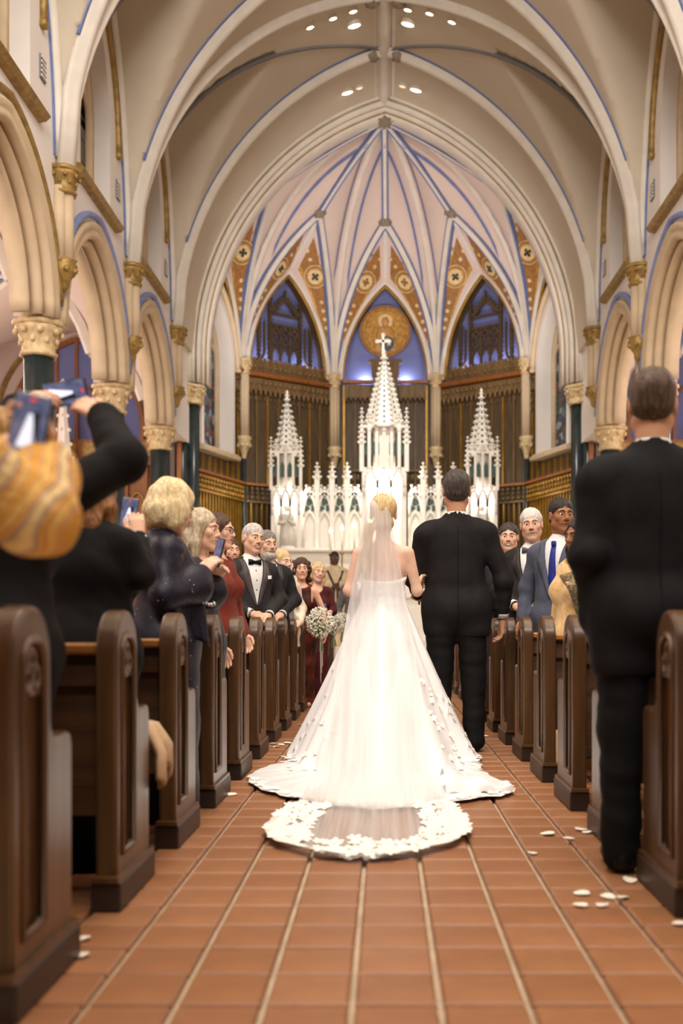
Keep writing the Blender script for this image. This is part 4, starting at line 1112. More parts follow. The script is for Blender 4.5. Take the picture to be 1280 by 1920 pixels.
# altar table with candlesticks
t = tag(empty('altar_table', (rx(722), 23.9, .45)), 'white marble altar table in front of the reredos, mostly behind the bride', 'altar')
q = MB(); q.box((0, 0, .5), (3.2, .75, 1.0)); q.box((0, 0, 1.03), (3.5, .9, .08), None, .01); q.build('table', 'marble', t)
for px, py, word in ((620, 1000, 'left one of three beside the priest'), (641, 995, 'middle one of three beside the priest'), (664, 990, 'nearest the bride of three')):
    Yc_ = 23.6; p = at(px, py, Yc_); b = 1.52
    t = tag(empty('candlestick', (p[0], Yc_, b)), 'lit white candle in a brass candlestick, '+word, 'candlestick', 'altar candles')
    h = p[2]-b
    q = MB(); q.lathe([(.10, 0), (.10, .02), (.03, .06), (.02, .12), (.05, .16), (.02, .2), (.018, h*.62), (.05, h*.64), (.06, h*.66), (.02, h*.67)], (0, 0, 0), 12); q.build('stick', 'brass', t, 'all')
    q = MB(); q.lathe([(.024, h*.66), (.024, h)], (0, 0, 0), 10); q.build('candle', 'candle_wax', t, 'all')
    q = MB(); q.lathe([(.003, h), (.035, h+.035), (.028, h+.08), (.002, h+.14)], (0, 0, 0), 8); q.build('flame', 'flame', t, 'all')
# ------------------------------------------------------------------ figures: smooth-blended solids turned into one skin each
def rotz(a): c, s = math.cos(a), math.sin(a); return np.array([[c, -s, 0], [s, c, 0], [0, 0, 1.]])
def rotx(a): c, s = math.cos(a), math.sin(a); return np.array([[1., 0, 0], [0, c, -s], [0, s, c]])
def roty(a): c, s = math.cos(a), math.sin(a); return np.array([[c, 0, s], [0, 1., 0], [-s, 0, c]])
class Fig:
    def __init__(s, h=.01): s.h = h; s.p = []; s.post = []
    def cap(s, a, b, ra, rb=None, k=.02, op='u'):
        s.p.append(('c', np.asarray(a, float), np.asarray(b, float), ra, ra if rb is None else rb, k, op)); return s
    def ell(s, c, r, k=.02, op='u', R=None):
        s.p.append(('e', np.asarray(c, float), np.asarray(r, float), R, None, k, op)); return s
    def path(s, pts, rs, k=.02):
        for i in range(len(pts)-1): s.cap(pts[i], pts[i+1], rs[i], rs[i+1], k)
        return s
    def bbox(s, q, pad):
        if q[0] == 'c':
            r = max(q[3], q[4]); lo = np.minimum(q[1], q[2])-r; hi = np.maximum(q[1], q[2])+r
        else:
            r = q[2] if q[3] is None else np.full(3, q[2].max()); lo = q[1]-r; hi = q[1]+r
        return lo-pad, hi+pad
    def eval(s):
        h = s.h; bs = [s.bbox(q, 3*h+.012) for q in s.p if q[6] == 'u']
        lo = np.min([b[0] for b in bs], 0); hi = np.max([b[1] for b in bs], 0)
        n = np.ceil((hi-lo)/h).astype(int)+1; s.lo = lo; s.n = n
        D = np.full(n, .2, np.float32); ax = [lo[i]+h*np.arange(n[i]) for i in range(3)]; s.ax = ax
        for q in s.p:
            k = q[5]; a, b = s.bbox(q, k+3*h)
            i0 = np.maximum(0, np.floor((a-lo)/h).astype(int)); i1 = np.minimum(n, np.ceil((b-lo)/h).astype(int)+1)
            if (i1 <= i0).any(): continue
            X = ax[0][i0[0]:i1[0], None, None]; Y = ax[1][None, i0[1]:i1[1], None]; Z = ax[2][None, None, i0[2]:i1[2]]
            if q[0] == 'c':
                A, B = q[1], q[2]; d = B-A; L2 = max(1e-12, float(d@d))
                t = np.clip(((X-A[0])*d[0]+(Y-A[1])*d[1]+(Z-A[2])*d[2])/L2, 0, 1)
                v = np.sqrt((X-A[0]-t*d[0])**2+(Y-A[1]-t*d[1])**2+(Z-A[2]-t*d[2])**2)-(q[3]+(q[4]-q[3])*t)
            else:
                x, y, z = X-q[1][0], Y-q[1][1], Z-q[1][2]; R = q[3]
                if R is not None:
                    x, y, z = R[0, 0]*x+R[1, 0]*y+R[2, 0]*z, R[0, 1]*x+R[1, 1]*y+R[2, 1]*z, R[0, 2]*x+R[1, 2]*y+R[2, 2]*z
                r = q[2]; k0 = np.sqrt((x/r[0])**2+(y/r[1])**2+(z/r[2])**2); k1 = np.sqrt((x/r[0]**2)**2+(y/r[1]**2)**2+(z/r[2]**2)**2)+1e-9
                v = k0*(k0-1)/k1
            sub = D[i0[0]:i1[0], i0[1]:i1[1], i0[2]:i1[2]]
            if q[6] == 'u':
                w = np.clip(.5+.5*(v-sub)/k, 0, 1); sub[...] = v*(1-w)+sub*w-k*w*(1-w)
            else:
                w = np.clip(.5-.5*(sub+v)/k, 0, 1); sub[...] = sub*(1-w)-v*w+k*w*(1-w)
        if s.post:
            X, Y, Z = np.meshgrid(*ax, indexing='ij')
            for f in s.post: D = f(D, X, Y, Z).astype(np.float32)
        D[0] = D[-1] = .2; D[:, 0] = D[:, -1] = .2; D[:, :, 0] = D[:, :, -1] = .2
        s.D = D; return s
    def ray(s, o, d, far=.5):
        """first hit of a ray with the evaluated solid"""
        t = 0.; p = np.asarray(o, float); d = unit(d); prev = None
        while t < far:
            q = p+d*t; v = s.sample(q)
            if v < 0:
                return p+d*(t-s.h*.5*(0 if prev is None else min(1, -v/max(1e-6, prev-v))))
            prev = v; t += s.h*.5
        return None
    def sample(s, q):
        f = (q-s.lo)/s.h; i = np.floor(f).astype(int)
        if (i < 0).any() or (i >= s.n-1).any(): return .2
        f = f-i; D = s.D[i[0]:i[0]+2, i[1]:i[1]+2, i[2]:i[2]+2]
        D = D[0]*(1-f[0])+D[1]*f[0]; D = D[0]*(1-f[1])+D[1]*f[1]; return float(D[0]*(1-f[2])+D[1]*f[2])
    def net(s):
        """surface nets -> verts, quads"""
        if not hasattr(s, 'D'): s.eval()
        D = s.D; S = D < 0; n = D.shape
        c = np.zeros(tuple(k-1 for k in n), np.int8)
        for a in (0, 1):
            for b in (0, 1):
                for e in (0, 1): c += S[a:n[0]-1+a, b:n[1]-1+b, e:n[2]-1+e]
        I = np.argwhere((c > 0) & (c < 8)); idx = np.full(c.shape, -1, np.int32); idx[I[:, 0], I[:, 1], I[:, 2]] = np.arange(len(I))
        acc = np.zeros((len(I), 3)); cnt = np.zeros(len(I))
        for ax in range(3):
            o1, o2 = (ax+1) % 3, (ax+2) % 3
            for a in (0, 1):
                for b in (0, 1):
                    P = I.copy(); P[:, o1] += a; P[:, o2] += b; Q = P.copy(); Q[:, ax] += 1
                    d0 = D[P[:, 0], P[:, 1], P[:, 2]]; d1 = D[Q[:, 0], Q[:, 1], Q[:, 2]]; m = (d0 < 0) != (d1 < 0)
                    t = np.where(m, d0/np.where(m, d0-d1, 1), 0); off = np.zeros((len(I), 3)); off[:, o1] = a; off[:, o2] = b; off[:, ax] = t
                    acc += off*m[:, None]; cnt += m
        V = s.lo+s.h*(I+acc/cnt[:, None]); F = []
        for ax in range(3):
            o1, o2 = (ax+1) % 3, (ax+2) % 3
            sl0 = [slice(1, -1)]*3; sl1 = [slice(1, -1)]*3; sl0[ax] = slice(0, -1); sl1[ax] = slice(1, None)
            A = S[tuple(sl0)]; B = S[tuple(sl1)]; E = np.argwhere(A != B)
            if not len(E): continue
            sg = A[E[:, 0], E[:, 1], E[:, 2]]; E = E+1; E[:, ax] -= 1
            def at_(da, db): q = E.copy(); q[:, o1] += da; q[:, o2] += db; return idx[q[:, 0], q[:, 1], q[:, 2]]
            q = np.stack([at_(-1, -1), at_(0, -1), at_(0, 0), at_(-1, 0)], 1); q[~sg] = q[~sg][:, ::-1]; F.append(q)
        return V, np.concatenate(F)
def np_mesh(name, parts, mats, mids=None):
    """parts: list of (verts, quads) joined into one mesh"""
    V = []; F = []; o = 0; MI = []
    for i, (v, f) in enumerate(parts):
        V.append(v); F.append(f+o); o += len(v); MI.append(np.full(len(f), i if mids is None else mids[i]))
    V = np.concatenate(V).astype(np.float32); F = np.concatenate(F).astype(np.int32)
    me = bpy.data.meshes.new(name); me.vertices.add(len(V)); me.vertices.foreach_set('co', V.ravel())
    me.loops.add(F.size); me.loops.foreach_set('vertex_index', F.ravel()); me.polygons.add(len(F))
    me.polygons.foreach_set('loop_start', np.arange(0, F.size, 4, dtype=np.int32)); me.update(calc_edges=True)
    for m in (mats if isinstance(mats, (list, tuple)) else [mats]): me.materials.append(M(m) if isinstance(m, str) else m)
    if isinstance(mats, (list, tuple)) and len(mats) > 1: me.polygons.foreach_set('material_index', np.concatenate(MI).astype(np.int32))
    me.shade_smooth(); me.validate()
    return me
def wob(D, X, Y, Z, amp, f, seed=0):
    r = np.random.RandomState(seed); out = 0
    for i in range(4):
        d = r.normal(size=3); d /= np.linalg.norm(d); ff = f*(1+.6*i); out = out+np.sin((X*d[0]+Y*d[1]+Z*d[2])*ff+r.uniform(0, 6))/(1+.5*i)
    return D+amp*out
# ---- skin, hair, cloth materials are made on demand
def skin_mat(c):
    n = 'skin_%d_%d_%d' % c
    if n not in MATS:
        m = mat(n, c, .5, var=.06, scale=14, spec=.35)
        b = m.node_tree.nodes['Principled BSDF']; b.inputs['Subsurface Weight'].default_value = .12; b.inputs['Subsurface Radius'].default_value = (.02, .008, .004)
        b.inputs['Subsurface Scale'].default_value = .3
    return n
def hair_mat(c, c2=None):
    n = 'hair_%d_%d_%d' % c
    if n not in MATS: mat(n, c, .45, var=.3, scale=26, stretch=(3, 3, .7), bump=.5, bscale=55, rgb2=c2, spec=.4)
    return n
def cloth_mat(c, rough=.75, c2=None, scale=9, sheen=0., var=.12, bump=.1):
    n = 'cloth_%d_%d_%d_%d' % (*c, int(rough*100)+(1 if c2 else 0))
    if n not in MATS: mat(n, c, rough, var=var, scale=scale, rgb2=c2, sheen=sheen, bump=bump, bscale=90, spec=.2)
    return n
mat('eye_white', (238, 232, 226), .25, var=.02); mat('pupil', (16, 12, 10), .15, var=.02); mat('teeth', (244, 238, 226), .3, var=.02)
mat('glasses_frame', (50, 34, 26), .35, var=.05); mat('phone_black', (20, 20, 22), .25, var=.05)
mat('silver', (200, 200, 205), .25, .9, var=.05)
def hand(F, w, d, n, tside, curl=.5, sc=1., spread=.06, thumb=.5):
    """palm and five fingers; d towards the fingertips, n = palm side, tside = direction of the thumb"""
    w = np.asarray(w, float); d = unit(d); n = unit(np.asarray(n, float)-d*np.dot(n, d)); t = unit(np.asarray(tside, float)-d*np.dot(tside, d)-n*np.dot(tside, n))
    L = [.078, .086, .080, .062]; off = [.029, .010, -.010, -.028]
    for i in range(4):
        kn = w+(d*(.092-.004*abs(i-1.2))+t*off[i])*sc
        F.cap(w+t*off[i]*.55*sc+d*.012*sc, kn, .0175*sc, .0125*sc, .014)
        dd = unit(d+t*spread*(1.5-i)); p = kn; a = 0.; ln = L[i]*sc
        for seg, (fr, bend, r0, r1) in enumerate(((.42, .7, .0105, .0095), (.32, 1.1, .0095, .0088), (.26, .9, .0088, .0072))):
            a += curl*bend; v = dd*math.cos(a)+n*math.sin(a); q = p+v*ln*fr
            F.cap(p, q, r0*sc, r1*sc, .005); p = q
    b = w+(d*.022+t*.024)*sc; v = unit(d*.75+t*.7+n*.25*thumb); m = b+v*.042*sc; v2 = unit(d*.9+t*(.35-.6*thumb)+n*.5*thumb); e = m+v2*.032*sc; v3 = unit(d*.95+t*(.15-.7*thumb)+n*.5*thumb)
    F.cap(b, m, .017*sc, .0125*sc, .012); F.cap(m, e, .012*sc, .0105*sc, .005); F.cap(e, e+v3*.024*sc, .0105*sc, .008*sc, .005)
def head_solid(F, T, female=False, round_=1.0, ears=True):
    """T: head-local -> body transform (R, c, scale)"""
    R, c, sc = T; P = lambda *p: c+R@(np.array(p)*sc)
    E = lambda p, r, k=.02, op='u': F.ell(P(*p), np.array(r)*sc, k, op, R)
    C = lambda a, b, r0, r1=None, k=.015, op='u': F.cap(P(*a), P(*b), r0*sc, (r0 if r1 is None else r1)*sc, k, op)
    jw = .94 if female else 1.05
    E((0, .016, .034), (.074*round_, .094, .086), .02); E((0, -.024, -.036), (.060*jw*round_, .066, .082), .03)
    C((-.048*jw, 0, -.060), (-.014, -.064, -.104), .021, .018, .03); C((.048*jw, 0, -.060), (.014, -.064, -.104), .021, .018, .03)
    E((0, -.070, -.106), (.019, .016, .015), .02)
    for sg in (-1, 1):
        E((sg*.041, -.060, -.022), (.022, .020, .022), .022)
        C((sg*.012, -.085, .024), (sg*.046, -.068, .024), .0095, .008, .014)
        E((sg*.030, -.096, .003), (.019, .014, .0115), .009, 's')
        C((sg*.017, -.0800, .0082), (sg*.044, -.0745, .0068), .0048, .0044, .006)
        C((sg*.018, -.0785, -.0080), (sg*.043, -.0735, -.0072), .0046, .0042, .006)
        E((sg*.0115, -.093, -.034), (.0075, .009, .0068), .008)
        if ears: E((sg*.077*round_, .014, -.004), (.011, .020, .031), .008); E((sg*.088*round_, .006, -.004), (.006, .009, .018), .006, 's')
        C((sg*.022, -.080, -.042), (sg*.034, -.073, -.060), .006, .006, .016)
    C((0, -.086, .016), (0, -.104, -.028), .0078, .0110, .012); E((0, -.105, -.029), (.0102, .010, .009), .008)
    C((-.019, -.083, -.0605), (.019, -.083, -.0605), .0075, None, .01); C((-.015, -.082, -.075), (.015, -.082, -.075), .0085, None, .01)
    C((-.016, -.098, -.0675), (.016, -.098, -.0675), .0035, None, .005, 's')
    return P
def torso(F, inf, g, fem, sw, belly=0., k=.05):
    r = lambda *a: tuple(v+inf for v in a)
    if not fem:
        F.cap((0, .01, 1.425), (-sw+.03, .01, 1.372), .056+inf, .052+inf, k); F.cap((0, .01, 1.425), (sw-.03, .01, 1.372), .056+inf, .052+inf, k); F.cap((0, .01, 1.38), (0, .012, 1.47), .085+inf*.6, .06+inf*.4, k)
        F.ell((0, -.005, 1.27), r(.178*g, .122*g, .185), k); F.ell((0, -.012-belly*.5, 1.07), r(.168*g, .118*g+belly, .18), k); F.ell((0, 0, .92), r(.17*g, .122*g, .13), k)
    else:
        F.cap((0, .01, 1.415), (-sw+.025, .01, 1.385), .046+inf, .042+inf, k); F.cap((0, .01, 1.415), (sw-.025, .01, 1.385), .046+inf, .042+inf, k); F.cap((0, .01, 1.38), (0, .012, 1.46), .07+inf*.6, .05+inf*.4, k)
        F.ell((0, 0, 1.28), r(.148*g, .102*g, .17), k); F.ell((0, -.005-belly*.5, 1.07), r(.132*g, .10*g+belly, .16), k); F.ell((0, .012, .90), r(.172*g, .125*g, .15), k)
        for sg in (-1, 1): F.ell((sg*.072*g, -.075*g, 1.235), r(.066, .062, .066), .04)
def arm_caps(F, A, inf, k=.02, to=1.0, fem=False):
    f = .86 if fem else 1.
    s_, e, w = A; w2 = np.asarray(e)+(np.asarray(w)-np.asarray(e))*to
    F.cap(s_, e, .054*f+inf, .043*f+inf, k); F.cap(e, w2, .044*f+inf, (.044+(.029-.044)*to)*f+inf*(1. if to >= 1 else 1.), k)
def hair_solid(style, T, seed=1, h=.006):
    R, c, sc = T; P = lambda *p: c+R@(np.array(p)*sc); F = Fig(h)
    E = lambda p, r, k=.02, op='u': F.ell(P(*p), np.array(r)*sc, k, op, R)
    C = lambda a, b, r0, r1=None, k=.02, op='u': F.cap(P(*a), P(*b), r0*sc, (r0 if r1 is None else r1)*sc, k, op)
    amp, fr = .0022, 170.
    if style == 'short':
        E((0, .024, .044), (.083, .101, .088)); E((0, .05, -.005), (.076, .062, .065))
        E((0, -.13, -.03), (.085, .095, .088), .015, 's'); E((0, -.02, -.12), (.12, .10, .095), .012, 's'); E((0, .10, -.145), (.12, .09, .075), .015, 's')
        for sg in (-1, 1): E((sg*.095, .008, -.012), (.026, .028, .040), .01, 's')
    elif style == 'bob':
        E((0, .022, .036), (.098, .112, .104)); E((0, .045, -.04), (.106, .092, .095))
        for sg in (-1, 1): E((sg*.078, -.005, -.035), (.036, .066, .085))
        E((0, -.135, -.035), (.068, .105, .105), .02, 's'); E((0, -.03, -.175), (.075, .10, .075), .02, 's'); amp, fr = .0042, 85.
    elif style == 'long':
        E((0, .024, .040), (.088, .104, .092)); E((0, .05, -.06), (.088, .066, .10)); E((0, .06, -.15), (.09, .05, .10))
        for sg in (-1, 1): C((sg*.074, -.012, .03), (sg*.086, .01, -.09), .026, .030); C((sg*.086, .01, -.09), (sg*.080, .0, -.19), .030, .022)
        E((0, -.135, -.03), (.066, .105, .105), .02, 's'); E((0, -.06, -.20), (.058, .10, .10), .02, 's'); amp, fr = .0034, 110.
    elif style == 'curly':
        r = np.random.RandomState(seed); E((0, .024, .042), (.092, .106, .094))
        for i in range(70):
            a = r.uniform(0, 2*PI); z = r.uniform(-.20, .09); rad = .082+.018*min(1, max(0, (.05-z)*6))
            if math.sin(a) < -.25: continue
            E((rad*math.cos(a), .02+rad*math.sin(a), z), (.028, .028, .026), .012)
        E((0, -.135, -.03), (.066, .105, .105), .02, 's'); E((0, -.06, -.20), (.058, .10, .10), .02, 's'); amp, fr = .004, 130.
    elif style == 'updo':
        E((0, .026, .044), (.086, .104, .090)); E((0, .075, .012), (.062, .055, .062)); E((0, .06, -.05), (.066, .045, .05))
        E((0, -.135, -.03), (.072, .105, .105), .02, 's'); E((0, .0, -.15), (.12, .12, .07), .02, 's'); amp, fr = .0035, 120.
    d = R[:, 2]; e = R[:, 0]; f_ = R[:, 1]
    def strand(D, X, Y, Z):
        x = (X-c[0])*e[0]+(Y-c[1])*e[1]+(Z-c[2])*e[2]; y = (X-c[0])*f_[0]+(Y-c[1])*f_[1]+(Z-c[2])*f_[2]; z = (X-c[0])*d[0]+(Y-c[1])*d[1]+(Z-c[2])*d[2]
        return D+amp*(np.sin(x*fr+2.5*np.sin(z*22+seed))+np.sin(y*fr*.8+2.2*np.sin(z*17+1+seed)))*.6
    F.post.append(strand); return F
def rev_mesh(V, F): return V, F
def person(loc, rz, H, label, skin, hair, style, outfit, head=(0, 0, 0), hs=1., fem=False, g=1., belly=0., arms=None, hands=None, smile=1, beard=None, glasses=False,
           sw=None, hh=.0045, face=True, iris=(70, 50, 34), group=None, hseed=1, lean=0., headoff=(0, 0, 0), ch=.011, bodyh=.016):
    """build one figure; local frame faces -Y, designed at 1.75 m and scaled to H"""
    S = H/1.75; sw = sw or (.155 if fem else .178)
    root = tag(empty('person', (loc[0], loc[1], loc[2] if len(loc) > 2 else .01), rz), label, 'person', group)
    skn = skin_mat(skin); fem_ = fem
    arms = arms or {}
    A = {}
    for sg in (-1, 1):
        d = arms.get(sg, ((sg*.262, .035, 1.13), (sg*.275, -.045, .885)))
        A[sg] = ((sg*sw, .01, 1.362 if not fem else 1.375), d[0], d[1])
    hy, hp, hr = [math.radians(v) for v in head]
    R = rotz(hy)@rotx(hp)@roty(hr); sc = .93*hs/S if False else .93*hs
    piv = np.array((0, .012, 1.50)); cl = piv+np.array(headoff)+R@np.array((0, -.018, .118*hs)); cl = cl+np.array((0, 0, 0.))
    T = (R, cl, sc)
    lean_R = rotx(lean); lp = np.array((0, 0, .92))
    def fin(V):
        if lean: V = lp+(V-lp)@lean_R.T if False else np.where((V[:, 2:3] > .92), lp+(V-lp)@lean_R.T, V)
        return V*S
    def put(name, parts, mats, parent=None):
        me = np_mesh(name, [(fin(v), f) for v, f in parts], mats); return link(name, me, parent or root)
    def putmb(mb, name, m, parent=None, sm='all'):
        mb.v = [tuple(p) for p in fin(np.array(mb.v))]; return mb.build(name, m, parent or root, sm)
    # --- body: head and neck, trunk with arms, hands, legs: one mesh
    HF = Fig(hh); P = head_solid(HF, T, fem, 1.0)
    HF.cap((0, .014, 1.40), cl+R@(np.array((0, .012, -.06))*sc), .060 if not fem else .050, .056 if not fem else .047, .03)
    HF.eval(); parts = [HF.net()]
    BF_ = Fig(bodyh); torso(BF_, -.012, g, fem, sw, belly)
    for sg in (-1, 1): arm_caps(BF_, A[sg], -.004, .03, 1., fem)
    lx = .072 if fem else .095
    for sg in (-1, 1): BF_.cap((sg*lx, 0, .88), (sg*lx, -.005, .5), .072 if fem else .08, .05, .04); BF_.cap((sg*lx, -.005, .5), (sg*lx, .02, .10), .048, .034, .03); BF_.cap((sg*lx, .03, .05), (sg*lx*1.1, -.12, .035), .035, .03, .02)
    parts.append(BF_.net())
    hands = hands or {}
    for sg in (-1, 1):
        s_, e, w = [np.asarray(v, float) for v in A[sg]]; fd = unit(w-e)
        hd = hands.get(sg, {})
        if hd is None: continue
        HD = Fig(hd.get('h', .0042))
        ff = .86 if fem else 1.; HD.cap(e+(w-e)*.45, w, .0372*ff-.0045, .029*ff-.0025, .015)
        hand(HD, w, hd.get('d', fd), hd.get('n', (-sg, 0, 0)), hd.get('t', (0, -1, 0)), hd.get('curl', .35), hd.get('sc', .93 if fem else 1.02), thumb=hd.get('thumb', .4))
        parts.append(HD.net())
    body = put('body', parts, [skn]*1)
    if face:
        em = MB()
        for sg in (-1, 1):
            q = MB(); q.sphere((0, 0, 0), .0128*sc, 14, 10); Vv = np.array(q.v)
            gaze = R@unit(np.array((0, -1, 0.)))
            fi = []
            for f in q.f:
                cc = unit(Vv[list(f)].mean(0)); a = math.acos(max(-1, min(1, float(cc@gaze)))); fi.append(2 if a < .30 else (1 if a < .64 else 0))
            q.m = fi; q.v = [tuple(v+P(sg*.0305, -.0735, .0005)) for v in Vv]
            n_ = 'iris_%d_%d_%d' % iris
            if n_ not in MATS: mat(n_, iris, .2, var=.1)
            q.v = [tuple(p) for p in fin(np.array(q.v))]; q.build('eye', ['eye_white', n_, 'pupil'], root, 'all', fix=False)
        def onface(x, z, lift=.001):
            o = P(x, -.2, z); p = HF.ray(o, R@np.array((0, 1., 0)), .3)
            if p is None: p = P(x, -.09, z)
            return p-R@np.array((0, 1., 0))*lift
        for sg in (-1, 1):
            pts = [onface(sg*x, z, .0005) for x, z in ((.013, .0225), (.022, .0275), (.033, .0280), (.044, .0225))]
            putmb(MB().tube(pts, [.0030*sc, .0042*sc, .0040*sc, .0022*sc], 6), 'eyebrow', hair_mat(tuple(int(v*.62) for v in hair[0])))
        lip = (176, 88, 82) if fem else tuple(int(v*.72) for v in skin)
        if 'lip_%d_%d_%d' % lip not in MATS: mat('lip_%d_%d_%d' % lip, lip, .4, var=.05)
        w_ = .030 if smile == 1 else (.026 if smile else .021); up = .009 if smile == 1 else (.006 if smile else .001)
        us = np.linspace(-1, 1, 9)
        upc = [onface(u*w_, -.0625+up*u*u+.001*(1-u*u), .0012) for u in us]; loc_ = [onface(u*w_, -.0625+up*u*u-(.0150 if smile == 1 else .004)*(1-u*u), .0012) for u in us]
        if smile == 1:
            putmb(MB().grid(np.array([upc, loc_])), 'teeth', 'teeth', None, 'all')
        putmb(MB().tube(upc, [.0012]+[.0032*sc]*7+[.0012], 6), 'lip', 'lip_%d_%d_%d' % lip); putmb(MB().tube(loc_, [.0012]+[.0040*sc]*7+[.0012], 6), 'lip', 'lip_%d_%d_%d' % lip)
        if glasses:
            q = MB()
            for sg in (-1, 1):
                ring = [P(sg*.032+.024*math.cos(a), -.100, .001+.018*math.sin(a)) for a in np.linspace(0, 2*PI, 14, endpoint=False)]
                q.tube(ring+[ring[0]], .0022, 5); q.tube([P(sg*.056, -.099, .004), P(sg*.078, -.02, .006), P(sg*.08, .02, .0)], .002, 5)
            q.tube([P(-.008, -.104, .004), P(.008, -.104, .004)], .002, 5); putmb(q, 'glasses', 'glasses_frame')
    if style:
        HS = hair_solid(style, T, hseed, .0055); put('hair', [HS.net()], [hair_mat(*hair) if isinstance(hair[0], tuple) else hair_mat(hair)])
    if beard:
        Bd = Fig(.0055); E = lambda p, r, k=.012, op='u': Bd.ell(P(*p), np.array(r)*sc, k, op, R)
        E((0, -.045, -.098), (.060, .055, .046)); E((0, -.074, -.054), (.040, .024, .014)); E((-.05, -.01, -.07), (.02, .04, .05)); E((.05, -.01, -.07), (.02, .04, .05))
        E((0, -.10, -.066), (.021, .03, .009), .006, 's'); E((0, .02, -.0), (.055, .085, .09), .01, 's')
        Bd.post.append(lambda D, X, Y, Z: wob(D, X, Y, Z, .0015, 190, 3)); put('beard', [Bd.net()], [hair_mat(beard)])
    # --- clothes
    ctx = dict(root=root, A=A, g=g, fem=fem, sw=sw, belly=belly, put=put, putmb=putmb, P=P, R=R, S=S, ch=ch, HF=HF, fin=fin, rz=rz, loc=loc)
    outfit(ctx)
    def W(p):
        v = fin(np.array([p], float))[0]; v = rotz(rz)@v; return v+np.array((loc[0], loc[1], loc[2] if len(loc) > 2 else .01))
    return root, W
# ------------------------------------------------------------------ outfits
def vee(z, top=1.46, bot=1.10, w=.085): return w*np.clip((z-bot)/(top-bot), 0, 1.4)
def trousers(c, col, inf=.022):
    F = Fig(.016); g = c['g']
    F.ell((0, 0, .90), (.17*g+.012, .125*g+.012, .12), .04)
    for sg in (-1, 1): F.cap((sg*.095, 0, .84), (sg*.105, -.005, .48), .088+inf*.5, .068+inf*.5, .03); F.cap((sg*.105, -.005, .48), (sg*.11, .015, .07), .066+inf*.5, .062+inf*.3, .03)
    F.post.append(lambda D, X, Y, Z: wob(D, X, Y, Z, .003, 35, 5))
    c['put']('trousers', [F.net()], [cloth_mat(col, .8)])
    s = Fig(.012)
    for sg in (-1, 1): s.cap((sg*.108, .04, .05), (sg*.118, -.15, .035), .045, .036, .02)
    c['put']('shoes', [s.net()], [cloth_mat((18, 16, 16), .3)])
